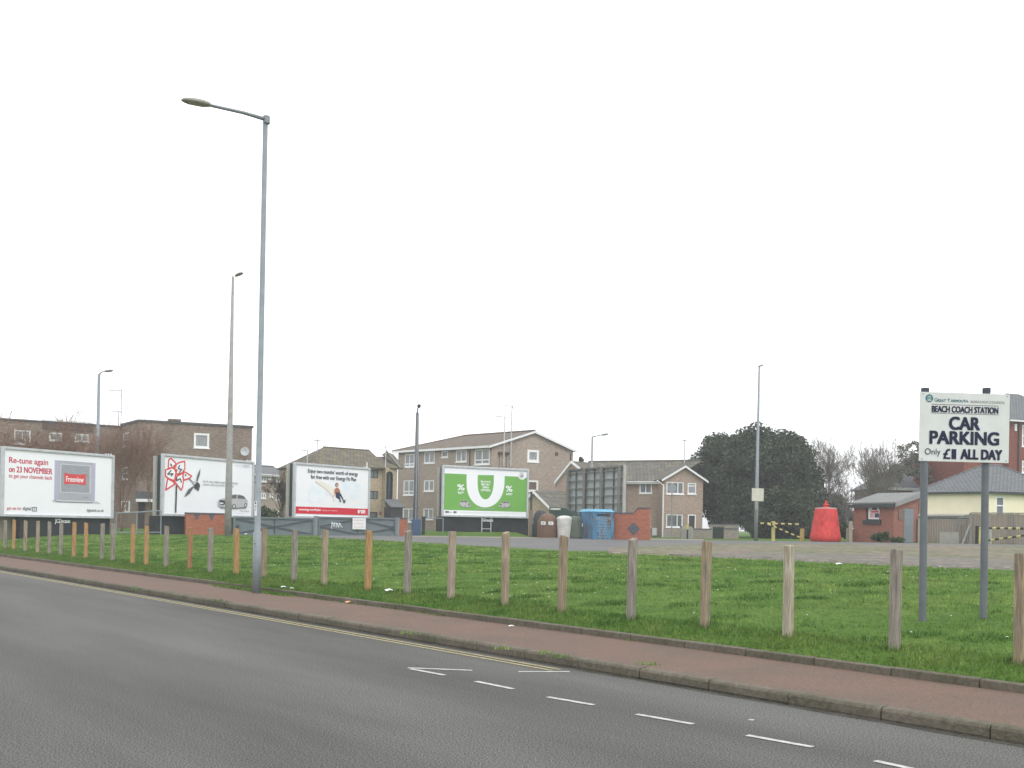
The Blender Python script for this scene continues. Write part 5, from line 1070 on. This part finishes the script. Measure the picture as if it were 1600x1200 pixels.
# blue-grey mast with a camera
def mast():
    b = gp(648.5, 62); T = W(652, 645, 62); h = T.z-b.z; nb = mat('blue_grey_mast_paint', (.085, .105, .14), (.12, .135, .16), .5, 4)
    root = thing('camera_mast', 'dark blue-grey mast with blue base box and dome camera, left of the green billboard', 'mast', b)
    MB().tube([b+Vector((0, 0, -.2)), b+Vector((0, 0, h*.45)), b+Vector((0, 0, h))], [.15, .14, .095], 14).build('column', nb, root, smooth=True)
    MB().tube([b+Vector((.03, -.13, .6)), b+Vector((.03, -.11, h*.97))], .035, 6).build('cable_duct', steel_d, root)
    m = MB(); m.tube([T, T+Vector((0, 0, .22)), T+Vector((.08, 0, .34)), T+Vector((.1, 0, .42))], [.05, .035, .035, .03], 8); m.build('bracket', mat('dark_frame', (.05, .06, .06), None), root)
    m = MB(); m.lathe(T+Vector((.1, 0, .3)), [(.02, 0), (.09, .03), (.12, .11), (.11, .2), (.03, .24)], 14); m.build('camera_dome', mat('dark_frame', (.05, .06, .06), None), root, smooth=True)
    f = Fr(gp(640, 61.6), gp(658, 61.6), b.z-.1); z = f.pix(649, 811)[1]; MB().box(f, .1, f.L-.08, 0, z, -.5, 0).build('base_box', mat('blue_box_paint', (.06, .11, .2), None, .5), root, bev=.03)
mast()
# round sign seen from behind
def disc():
    b = gp(1049.5, 70); c = W(1050, 763, 70); root = thing('road_sign', 'round road sign on a thin pole in front of the terrace windows', 'sign', b)
    MB().tube([b+Vector((0, 0, -.2)), c+Vector((0, 0, .3))], .04, 8).build('pole', steel, root); m = MB(); m.lathe((0, 0, 0), [(.3, 0), (.3, .02)], 24); m.v = [(c.x+x, c.y-.05-z_, c.z+y) for x, y, z_ in m.v]; m.build('disc', mat('sign_back_grey', (.28, .3, .32), None, .5), root)
disc()
# ================================================================== BARRIERS, BUOY, FENCE
yb = mat('barrier_yellow', (.58, .5, .2), None); bkb = mat('barrier_black', (.03, .03, .03), None)
def striped(mb, p, q, r, n, start=0):
    p, q = Vector(p), Vector(q)
    for k in range(n): mb.tube([p.lerp(q, k/n), p.lerp(q, (k+1)/n-.002)], r, 6, (k+start) % 2)
def barriers():
    d = 64.5; b = gp(1253, d); root = thing('gate_barrier', 'yellow and black swing barrier between the lamp post and the red buoy', 'barrier', b, 'yellow and black car park barriers')
    A = W(1183, 817.5, d+1.5); B = W(1254, 819.5, d); m = MB(); striped(m, A, B, .06, 13, 1); m.build('top_bar', [yb, bkb], root)
    m = MB(); striped(m, W(1200, 819, d+1), W(1250, 840, d), .055, 11); m.build('diagonal_bar', [yb, bkb], root)
    MB().box(AXF2(b), -.12, .12, -.2, W(1253, 826, d).z-b.z, -.1, .1).build('end_post', mat('post_ochre', (.5, .36, .12), None), root, bev=.02)
    m = MB(); g = gp(1208, d+1); m.tube([g, V2(g, A.z+.15)], .12, 8); m.build('hinge_post', mat('post_yellow', (.55, .5, .2), None), root)
    d = 58; b = gp(1527, d); root = thing('gate_barrier', 'yellow and black swing barrier in front of the timber fence at right', 'barrier', b, 'yellow and black car park barriers')
    y1, y2 = 825, 846.5; m = MB(); striped(m, W(1527, y1, d), W(1690, y1+2, d-3), .06, 26); m.build('top_bar', [yb, bkb], root)
    m = MB(); striped(m, W(1528, y2, d), W(1680, 826, d-3), .055, 22, 1); m.build('diagonal_bar', [yb, bkb], root)
    m = MB(); m.box(AXF2(b), -.09, .09, -.2, W(1527, 822, d).z-b.z, -.09, .09); m.build('hinge_post', bkb, root); MB().tube([gp(1530.5, d-.1), V2(gp(1530.5, d-.1), W(1530, 827, d).z)], .06, 8).build('inner_post', yb, root)
    m = MB(); g = gp(1547, d+.3); m.tube([g, V2(g, W(1547, 827, d).z)], .08, 8); m.build('rest_post', mat('pale_timber_edge', (.42, .42, .38), None), root)
def AXF2(g): return lambda x, y, z_: Vector((g.x+x, g.y-z_, g.z+y))
barriers()
def buoy():
    d = 62.5; g = gp(1289.5, d); h = W(1289, 795, d).z-g.z; r = 23.5/F*d; rd = mat('buoy_red', (.62, .05, .045), (.5, .045, .042), .6, 1.6, fine=.16, fscale=5, fr_=.15, sx=(1.5, 1.5, .6))
    root = thing('navigation_buoy', 'large bright red conical buoy with a pointed top mark beside the brick hut', 'buoy', g)
    m = MB(); m.lathe(g, [(r*.88, 0), (r*.97, h*.04), (r, h*.12), (r*.985, h*.2), (r*.95, h*.26), (r*.93, h*.3), (r*.74, h*.88), (r*.71, h*.95), (r*.7, h*.985), (r*.66, h)], 40); m.build('body', rd, root, smooth=True)
    m = MB(); m.lathe(g+Vector((0, 0, h)), [(r*.69, 0), (r*.69, .07)], 40); m.build('deck_rim', mat('chalky_pink', (.6, .42, .4), None), root)
    m = MB(); tz = W(1289, 784, d).z-g.z-h; m.lathe(g+Vector((0, 0, h+.07)), [(.3, 0), (.24, tz*.1), (.12, tz*.16), (.12, tz*.3), (.2, tz*.34), (.17, tz*.5), (.07, tz*.62), (.1, tz*.68), (.02, tz*1.05)], 16); m.build('top_mark', rd, root, smooth=True)
    for a in (-.9, -2.1, 2.2):
        m = MB(); q = g+Vector((math.cos(a)*r*.82, math.sin(a)*r*.82, h*.62)); m.tube([q+Vector((math.cos(a)*.02, math.sin(a)*.02, .25)), q+Vector((math.cos(a)*.14, math.sin(a)*.14, 0)), q+Vector((math.cos(a)*.06, math.sin(a)*.06, -.25))], .025, 6); m.build('lifting_eye', rd, root)
buoy()
def fence():
    tim = mat('weathered_fence_boards', (.24, .205, .17), (.31, .27, .23), .9, 5, uv=True, sx=(4, .3, 1), fine=.12, fscale=12)
    def run(px0, d0, px1, d1, y, label):
        A, B = gp(px0, d0), gp(px1, d1); z = min(A.z, B.z); root = thing('timber_fence', label, 'fence', A, 'close boarded timber fence along the back of the car park'); f = Fr(A, B, z-.05); h = f.pix((px0+px1)/2, y)[1]
        n_ = int(f.L/.14); m = MB(); rn = random.Random(px0)
        for k in range(n_): a = k*f.L/n_; c = rn.uniform(0, .015)+(k % 2)*.012; m.box(f, a, a+f.L/n_-.008, 0, h+rn.uniform(-.015, .015), -.03+c, c)
        m.build('boards', tim, root); m = MB(); m.box(f, 0, f.L, h+.02, h+.09, -.06, .05); m.build('capping', mat('dark_frame', (.05, .06, .06), None) if y > 806 else tim, root)
        for a in np.arange(0, f.L, 2.4): MB().box(f, a-.06, a+.06, -.2, h+.05, .03, .13).build('fence_post', mat('grey_concrete_post', (.24, .235, .22), None), root)
    run(1434, 63.8, 1516, 62.5, 811, 'lower timber fence right of the brick hut, behind the sign post'); run(1516, 62.2, 1700, 58, 803.5, 'higher timber fence behind the striped barrier at the right edge')
    A, B = gp(1468, 61.8), gp(1498, 61.5); f = Fr(A, B, A.z-.05); o = MB().box(f, 0, f.L, 0, f.pix(1483, 831.5)[1], -.1, 0).build('leaning_panel', mat('pale_grey_panel', (.33, .32, .29), (.27, .26, .24), .9), origin=A); tag(o, 'pale grey board leaning against the lower timber fence', 'panel')
    A = gp(1515.5, 61.5); B = gp(1503, 60.8); o = MB().tube([V2(B, B.z-.1), V2(A, A.z+1.25)], .06, 6).tube([V2(A, A.z-.2), V2(A, A.z+1.75)], .11, 6).build('braced_post', mat('grey_concrete_post', (.24, .235, .22), None), origin=A); tag(o, 'grey post with a slanting strut where the two timber fences meet', 'post')
    A = gp(1328.5, 62.8); o = MB().box(AXF2(A), -.11, .11, -.2, 1.3, -.08, .08).build('short_post', mat('pale_timber_post', (.36, .33, .27), None), origin=A); tag(o, 'pale short timber post at the left corner of the brick hut', 'post')
    A = gp(1324, 63.5); o = MB().box(AXF2(A), -.07, .07, -.2, .85, -.06, .06).build('short_post', mat('pale_timber_post', (.36, .33, .27), None), origin=A); tag(o, 'lower greenish post between the buoy and the hut corner post', 'post')
    A = gp(1435.8, 63); o = MB().box(AXF2(A), -.11, .11, -.2, 1.5, -.08, .08).build('short_post', mat('pale_timber_post', (.36, .33, .27), None), origin=A); tag(o, 'pale timber post at the right corner of the brick hut', 'post')
    o = MB().add([p+Vector((0, 0, .06)) for p in (ground_hit(1560, 848.5), ground_hit(1568, 848.3), ground_hit(1567, 847.2), ground_hit(1561, 847.3))], [(0, 1, 2, 3)]).build('litter', white, origin=gp(1563, 57)); tag(o, 'white scrap lying below the right striped barrier', 'litter')
fence()
# ================================================================== BOLLARDS
POSTS = [(7.5, 813, 'g'), (21, 812, 'o'), (39, 813.5, 't'), (58.5, 814, 't'), (77, 815, 'g'), (94.5, 816, 'g'), (115, 816, 'o'), (134, 817, 'o'), (159, 818, 'g'), (176, 819, 'g'), (207, 819, 'o'), (228, 822, 'o'), (259, 822, 'g'), (296, 824, 'd'), (328, 825, 'g'), (369, 826, 'o'), (412, 826, 'b'), (459, 827.5, 'g'), (506.5, 828, 't'), (574.5, 829, 'o'), (636, 829.5, 'g'), (704.5, 830, 'p'), (789, 832, 't'), (877.5, 838, 'b'), (985.5, 842, 'g'), (1101, 846, 'm'), (1231, 852, 'w'), (1397.5, 859, 'g'), (1594, 866, 'm')]
LOOK = {'g': 'grey weathered', 'o': 'orange-brown', 't': 'tan', 'd': 'knotty dark orange', 'b': 'dull brown', 'p': 'pale pinkish', 'm': 'brown and grey split', 'w': 'two-tone pale-edged'}
WC = {'g': ((0.3, 0.27, 0.23), (0.2, 0.18, 0.155)), 'o': ((0.42, 0.26, 0.12), (0.34, 0.2, 0.09)), 't': ((0.36, 0.295, 0.21), (0.27, 0.22, 0.155)), 'd': ((0.36, 0.2, 0.095), (0.26, 0.14, 0.065)), 'b': ((0.32, 0.255, 0.175), (0.22, 0.175, 0.12)), 'p': ((0.37, 0.3, 0.235), (0.29, 0.235, 0.185)), 'm': ((0.35, 0.265, 0.17), (0.2, 0.18, 0.145)), 'w': ((0.44, 0.4, 0.32), (0.33, 0.28, 0.21))}
def wood(k):
    a, b_ = WC[k]; return mat('post_wood_'+LOOK[k].split()[0]+k, a, b_, .9, 5, bump=.5, bscale=25, sx=(6, 6, .45), fine=.35, fscale=9, fr_=.18, lo=.4, hi=.62)
ORD = ['first', 'second', 'third', 'fourth', 'fifth', 'sixth', 'seventh', 'eighth', 'ninth', 'tenth', 'eleventh', 'twelfth', 'thirteenth', 'fourteenth', 'fifteenth']
for i, (px, yt, k) in enumerate(POSTS):
    # column px at the foot; the posts stand in a line s metres behind the kerb
    lo, hi = 4.0, 90.0
    for _ in range(50):
        dd = .5*(lo+hi); g = gp(px, dd)
        if sval(g.x, g.y) < 2.78: lo = dd
        else: hi = dd
    g = gp(px-(.004*dd if False else 0), dd); h = W(px, yt, dd).z-g.z; rn = random.Random(i); w_ = .052
    rz = R(40.9+rn.uniform(-6, 6)); tx, ty = rn.uniform(-.012, .012), rn.uniform(-.012, .012); ca, sa = math.cos(rz), math.sin(rz); ch = .008; sl_ = rn.uniform(-.35, .35)
    m = MB(); ring = []
    base = [(-w_, -w_+ch), (-w_+ch, -w_), (w_-ch, -w_), (w_, -w_+ch), (w_, w_-ch), (w_-ch, w_), (-w_+ch, w_), (-w_, w_-ch)]
    zs = [-.25, 0, h*.3, h*.6, h-.012, h]
    P = []
    for j, z_ in enumerate(zs):
        sc_ = .93 if j == len(zs)-1 else 1+rn.uniform(-.012, .012)
        for a, b_ in base: P.append((g.x+(a*ca-b_*sa)*sc_+tx*z_, g.y+(a*sa+b_*ca)*sc_+ty*z_, g.z+z_+(0 if j < 4 else a*sl_)))
    m.add(P, [(j*8+q, j*8+(q+1) % 8, (j+1)*8+(q+1) % 8, (j+1)*8+q) for j in range(len(zs)-1) for q in range(8)]+[tuple((len(zs)-1)*8+q for q in range(8))])
    n_ = len(POSTS); pos = ('%s from the left end' % ORD[i]) if i < 15 else ('%s from the right end' % ORD[n_-1-i])
    if i == 0: pos = 'leftmost of all'
    if i == n_-1: pos = 'rightmost and nearest of all'
    o = m.build('bollard', wood(k), origin=g); tag(o, '%s timber bollard in the verge, %s' % (LOOK[k], pos), 'bollard', 'timber bollards along the back of the pavement')
# tufts round the bollard feet
P = []
for o in [o for o in COL.objects if o.name.startswith('bollard')]:
    for k in range(70 if o.location.y < 25 else 20):
        a = random.random()*6.283; r = .06+abs(random.gauss(0, .06)); x, y = o.location.x+r*math.cos(a), o.location.y+r*math.sin(a); q = random.random()*3.1; h_ = .05+.09*random.random(); z_ = float(zg(x, y))
        P += [(x-.007*math.cos(q), y-.007*math.sin(q), z_), (x+.007*math.cos(q), y+.007*math.sin(q), z_), (x+random.gauss(0, .03), y+random.gauss(0, .03), z_+h_)]
kind(trimesh('grass_tufts', np.array(P), blade_d), 'stuff')
# ================================================================== CAR PARKING SIGN
def carpark_sign():
    d = 13.2; g0, g1 = gp(1441.5, d), gp(1536.5, d+.1); root = thing('car_park_sign', 'white sign on two grey posts reading CAR PARKING Only £1 ALL DAY', 'sign', g0)
    sp = mat('sign_post_grey', (.12, .135, .155), (.15, .165, .18), .5, 6)
    A, B = W(1437, 666, d-.06), W(1577, 669, d+.04); f = Fr(A, B, 0); L = f.L; top = f.pix(1437, 612)[1]; bot = f.pix(1437, 720)[1]
    for g, px in ((g0, 1445.5), (g1, 1541.5)):
        t_ = W(px, 607, g.y); x = t_.x; m = MB(); m.tube([V2(g, g.z-.2), Vector((x, g.y, t_.z))], .047, 16); o = m.build('post', sp, root, smooth=False)
        MB().tube([Vector((x, g.y, t_.z-.06)), Vector((x, g.y, t_.z+.004))], .051, 16).build('cap', mat('post_cap_grey', (.07, .08, .1), None), o)
    face = mat('sign_face_white', (.66, .68, .68), (.6, .62, .6), .35, 3, spec=.4); nv = flat('sign_navy', (.018, .02, .055)); tl = flat('sign_teal', (.05, .16, .2)); gr = flat('sign_grey_print', (.3, .33, .34)); cr = flat('sign_crest_pale', (.55, .65, .5))
    p = Poster.__new__(Poster); p.f = f; p.a0 = 0; p.L = L; p.b1 = top; p.H = top-bot; p.c = 0; p.k = 0; p.mb = MB(); p.mb.box(f, 0, L, bot, top, -.012, 0)
    p.lay = lambda: .002
    lay2 = [0]
    def lay(): lay2[0] += 1; return .0012+.0003*lay2[0]
    p.lay = lay
    asp = L/(top-bot)
    p.ell(.10, .092, .043, .043*asp, 2, 36); p.ell(.10, .092, .034, .034*asp, 5, 30); p.rect(.083, .062, .117, .118, 4); p.rect(.088, .07, .098, .108, 2); p.rect(.103, .07, .112, .108, 2)
    p.rect(.075, .12, .125, .128, 4)
    p.text('G', .155, .187, .085, .137, 2, .02); p.text('REAT', .192, .285, .097, .137, 2, .04); p.text('Y', .30, .332, .085, .137, 2, .02); p.text('ARMOUTH', .337, .53, .097, .137, 2, .04); p.text('BOROUGH COUNCIL', .56, .945, .103, .139, 3, .02)
    p.rect(.125, .172, .875, .177, 1); p.rect(.125, .298, .875, .303, 1)
    p.text('BEACH COACH STATION', .128, .872, .195, .288, 1, .06)
    p.text('CAR', .322, .672, .345, .54, 1, .07); p.text('PARKING', .108, .888, .555, .752, 1, .07)
    p.text('Only', .06, .235, .815, .935, 1, 0); p.text('£', .265, .345, .815, .965, 1, .04); p.rect(.358, .818, .41, .962, 1)
    p.text('ALL DAY', .455, .925, .812, .962, 1, .08)
    p.mb.build('board', [face, nv, tl, gr, cr, flat('sign_crest_blue', (.07, .2, .3))], root, uv=False)
    for u, v in ((.03, .03), (.97, .03), (.03, .97), (.97, .97)): 
        m = MB(); q = f(u*L, top-v*(top-bot), 0); m.tube([q, q+f.out*.006], .008, 8); m.build('bolt', gr, root)
carpark_sign()
# ================================================================== TREES
def branches(mb, p, d, L, r, lvl, rn, spread=.5, up=.15, kids=(2, 4), rmin=.01, steps=3):
    pts = [p]; rad = [r]; q = p; dd = d
    for k in range(steps):
        dd = (dd+Vector((rn.gauss(0, .08), rn.gauss(0, .08), rn.gauss(0, .06)+up*.3))).normalized(); q = q+dd*L/steps; pts.append(q); rad.append(max(rmin, r*(1-.45*(k+1)/steps)))
    mb.tube(pts, rad, 5 if r > .03 else 3, cap=False)
    if lvl == 0: return
    for k in range(rn.randint(*kids)):
        i = rn.choice(range(1, len(pts))); nd = (dd+Vector((rn.gauss(0, spread), rn.gauss(0, spread), rn.gauss(0, spread*.6)+up))).normalized()
        branches(mb, pts[i], nd, L*rn.uniform(.6, .85), rad[i]*.65, lvl-1, rn, spread, up, kids, rmin, steps)
def bare_tree(px, d, ytop, wpx, label, col, seed, lvl=5, trunk=.35, rmin=.012, r0=.14, nb=6, name='bare_tree', leaf=None, nleaf=0, spread=.45):
    rn = random.Random(seed); g = gp(px, d); H = W(px, ytop, d).z-g.z; wd = wpx/F*d; root = thing(name, label, 'tree', g)
    bark = mat('bark_'+str(col[0])[2:5], col, tuple(x*.75 for x in col), .95, 3); m = MB(); th = H*trunk
    m.tube([g+Vector((0, 0, -.2)), g+Vector((0, 0, th*.5)), g+Vector((rn.uniform(-.1, .1), 0, th))], [r0*1.3, r0, r0*.85], 8); m.build('trunk', bark, root, smooth=True)
    c = MB(); top = g+Vector((0, 0, th))
    for k in range(nb):
        a = 2*math.pi*k/nb+rn.uniform(-.4, .4); sp = rn.uniform(.2, 1)*wd/H*.9; dd = Vector((math.cos(a)*sp, math.sin(a)*sp, 1)).normalized()
        branches(c, top-Vector((0, 0, rn.uniform(0, th*.35))), dd, H*.34, r0*.5, lvl-1, rn, spread, .1, (2, 4), rmin)
    # fit the crown into the height seen
    zz = sorted(v[2] for v in c.v); zs = zz[int(len(zz)*.995)]; k = (H)/(zs-g.z); xs = sorted(v[0] for v in c.v); w_ = (xs[int(len(xs)*.99)]-xs[int(len(xs)*.01)]); kx = wd/w_
    c.v = [(g.x+(x-g.x)*(kx*min(1, max(0, (z-g.z-th*.5)/(th*.5)))+(1-min(1, max(0, (z-g.z-th*.5)/(th*.5))))), g.y+(y-g.y)*kx, g.z+(th*0)+(z-g.z)*(1 if z-g.z < th*.6 else (th*.6+(z-g.z-th*.6)*(H-th*.6)/max(.1, (zs-g.z)-th*.6))/(z-g.z))) for x, y, z in c.v]
    c.build('crown', bark, root, uv=False)
    if leaf:
        L = leafcloud([Vector(rn.choice(c.v)) for _ in range(nleaf)], .12, .05, rn); L.name = 'leaves'; put(L, leaf, root)
    return root
def leafcloud(pts, jit, size, rn):
    n_ = len(pts); P = np.array([tuple(p) for p in pts])+np.random.randn(n_, 3)*jit
    a = np.random.randn(n_, 3); a /= np.linalg.norm(a, axis=1)[:, None]; b_ = np.cross(a, np.random.randn(n_, 3)); b_ /= np.linalg.norm(b_, axis=1)[:, None]
    s_ = size*(.6+.8*np.random.rand(n_))[:, None]
    V_ = np.stack([P-a*s_, P+b_*s_*.7, P+a*s_, P-b_*s_*.7], 1).reshape(-1, 3); me = bpy.data.meshes.new('foliage')
    me.vertices.add(4*n_); me.vertices.foreach_set('co', V_.astype(np.float32).ravel()); me.loops.add(4*n_); me.loops.foreach_set('vertex_index', np.arange(4*n_, dtype=np.int32))
    me.polygons.add(n_); me.polygons.foreach_set('loop_start', np.arange(0, 4*n_, 4, dtype=np.int32)); me.update(calc_edges=True)
    return bpy.data.objects.new('foliage', me)
def put(o, m, parent):
    og = ORG[parent.name]; n_ = len(o.data.vertices); c = np.empty(n_*3, np.float32); o.data.vertices.foreach_get('co', c); c = c.reshape(-1, 3)-np.array(og, np.float32); o.data.vertices.foreach_set('co', c.ravel()); o.data.update()
    o.data.materials.append(m); COL.objects.link(o); o.parent = parent; ORG[o.name] = og; return o
def crown_tree(px, d, ytop, ybot, wpx, label, m, seed, nl=40, per=900, size=.12, name='evergreen_tree', cat='tree', trunk=True, lobe=.26, shape=1.0, bark=(.08, .065, .05)):
    rn = random.Random(seed); g = gp(px, d); zt = W(px, ytop, d).z; zb_ = W(px, ybot, d).z if ybot else g.z; H = zt-zb_; wd = wpx/F*d; root = thing(name, label, cat, g)
    if trunk:
        t = MB(); t.tube([g+Vector((0, 0, -.2)), g+Vector((.1, 0, H*.35)), g+Vector((0, 0, H*.6))], [.32, .24, .1], 8)
        for k in range(7):
            a = rn.random()*6.28; t.tube([g+Vector((0, 0, H*.2)), g+Vector((math.cos(a)*wd*.18, math.sin(a)*wd*.18, H*.45)), g+Vector((math.cos(a)*wd*.32, math.sin(a)*wd*.32, H*.65))], [.14, .09, .04], 6)
        t.build('trunk', mat('evergreen_bark', bark, None), root)
    pts = []
    for k in range(nl):
        a = k*2.39996+rn.uniform(-.25, .25); e = math.asin(-.55+1.55*((k*.4142136) % 1)); rr = (1 if k % 3 else .55)*rn.uniform(.88, 1)*(1-lobe*.55)
        z = zb_+H*(.40)+math.sin(e)*rr*H*(.6 if e > 0 else .42); cs = abs(math.cos(e))**shape
        c = Vector((g.x+math.cos(a)*cs*rr*wd*.5, g.y+math.sin(a)*cs*rr*wd*.42, min(z, zt-wd*.5*lobe*.5))); R_ = wd*.5*lobe*rn.uniform(.6, 1.25)
        for _ in range(int(per*(R_/(wd*.5*lobe))**2)):
            v = Vector((rn.gauss(0, 1), rn.gauss(0, 1), rn.gauss(0, 1))).normalized()*R_*(rn.random()**.35); v.z *= .8; q = c+v
            if q.z > zb_+.05: pts.append(q)
    return put(leafcloud(pts, .05, size, rn), m, root)
ever = mat('dark_holm_foliage', (.036, .05, .028), (.07, .088, .052), .7, 1.1, fine=.5, fscale=4, spec=.25)
ever2 = mat('grey_green_foliage', (.10, .115, .08), (.16, .165, .125), .8, 1.3, fine=.4, fscale=5, spec=.15)
hedge_m = mat('hedge_foliage', (.035, .065, .02), (.06, .09, .03), .8, 2, fine=.4, fscale=6, spec=.15)
crown_tree(1181, 90, 667, 826, 200, 'big round dark evergreen tree behind the slim lamp post', ever, 11, 120, 1000, .12, lobe=.25, shape=.5)
crown_tree(1225, 78, 750, 846, 100, 'dark shrub mass below the right side of the big evergreen', ever, 12, 30, 700, .1, name='evergreen_shrub', cat='shrub', trunk=False, lobe=.4, shape=.5)
crown_tree(1160, 87, 755, 840, 100, 'dark shrub mass behind the garden walls, below the big evergreen', ever, 13, 30, 700, .1, name='evergreen_shrub', cat='shrub', trunk=False, lobe=.4, shape=.5)
tw = (.21, .19, .165)
crown_tree(1243, 79, 790, 849, 70, 'dark low shrub behind the striped barrier beside the buoy', ever, 61, 24, 500, .1, name='evergreen_shrub', cat='shrub', trunk=False, lobe=.5, shape=.3)
crown_tree(1205, 80, 795, 849, 60, 'dark low shrub behind the slim lamp post foot', ever, 62, 24, 500, .1, name='evergreen_shrub', cat='shrub', trunk=False, lobe=.5, shape=.3)
bare_tree(1290, 94, 684, 75, 'bare tree immediately right of the big evergreen, above the buoy', tw, 21, 6, .28, .013, .16, 11, spread=.42)
bare_tree(1368, 82, 688, 92, 'bare spreading tree behind the brick hut', tw, 5, 6, .25, .013, .17, 12, spread=.42)
bare_tree(1322, 95, 745, 60, 'small bare tree between the two larger bare trees', tw, 23, 5, .3, .014, .1, 6)
crown_tree(1425, 90, 678, 770, 60, 'sparse grey-green tree left of the car parking sign', ever2, 14, 34, 90, .1, name='leafy_tree', lobe=.26, shape=.9)
crown_tree(1400, 94, 715, 800, 45, 'lower grey-green tree behind the hut roof, left of the sparse one', ever2, 15, 22, 130, .11, name='leafy_tree', lobe=.35)
crown_tree(1318, 68, 815, 846, 32, 'green hedge clump between the buoy and the brick hut', hedge_m, 16, 14, 700, .08, name='hedge', cat='hedge', trunk=False, lobe=.5, shape=.4)
crown_tree(1306, 105, 768, 832, 66, 'pale distant bushes seen above the hedge beside the buoy', mat('far_twig_foliage', (.16, .145, .12), (.1, .1, .08), .9, 2), 17, 20, 300, .14, name='bush', cat='bush', trunk=False, lobe=.45, shape=.5)
for q, (px, wpx, y, lb) in enumerate(((1372, 18, 832, 'low weedy plant at the foot of the hut wall'), (1383, 10, 829, 'taller weedy plant by the middle of the hut wall'), (1402, 20, 841, 'flat weed clump left of the hut door'))):
    crown_tree(px, 60.5, y, 847, wpx, lb, hedge_m, 30+q, 6, 160, .06, name='weed_plant', cat='plant', trunk=False, lobe=.5)
rb = (.25, .155, .11)
for q, (px, d, y, wp, lb) in enumerate(((22, 62, 636, 130, 'reddish bare tree behind the left half of the Re-tune again billboard'), (98, 64, 642, 120, 'reddish bare tree behind the middle of the Re-tune again billboard'), (190, 63, 640, 120, 'reddish bare tree between the first two billboards'))):
    bare_tree(px, d, y, wp, lb, rb, 41+q, 6, .16, .0085, .07, 8, spread=.62)
bare_tree(232, 66, 655, 60, 'thin bare tree before the flats, left of the flower billboard', rb, 47, 6, .2, .0095, .06, 8, spread=.6)
bare_tree(440, 72, 738, 50, 'bare tree leaning left of the energy billboard', (.085, .07, .058), 51, 6, .35, .01, .15, 7)
crown_tree(413, 80, 795, 812, 40, 'low green bush below the distant flats', hedge_m, 52, 10, 260, .1, name='bush', cat='bush', trunk=False, lobe=.5)
bare_tree(412, 112, 718, 30, 'far bare treetop above the distant flats', tw, 53, 5, .4, .02, .1, 5)
crown_tree(906, 104, 704, 760, 14, 'palm-like treetop peeping past the right end of the flats', ever, 54, 8, 60, .16, lobe=.4)
# ================================================================== HAZE
hz = bpy.data.materials.new('haze_air'); hz.use_nodes = True; t = hz.node_tree; t.nodes.clear()
vo = t.nodes.new('ShaderNodeVolumePrincipled'); vo.inputs['Color'].default_value = (.93, .95, .98, 1); vo.inputs['Density'].default_value = .0011
oo = t.nodes.new('ShaderNodeOutputMaterial'); t.links.new(vo.outputs[0], oo.inputs['Volume'])
m = MB(); m.box(lambda a, b_, c: Vector((a, b_, c)), -1600, 1600, -1600, 1600, -1.1, 16); o = m.build('haze', hz, uv=False); kind(o, 'stuff')
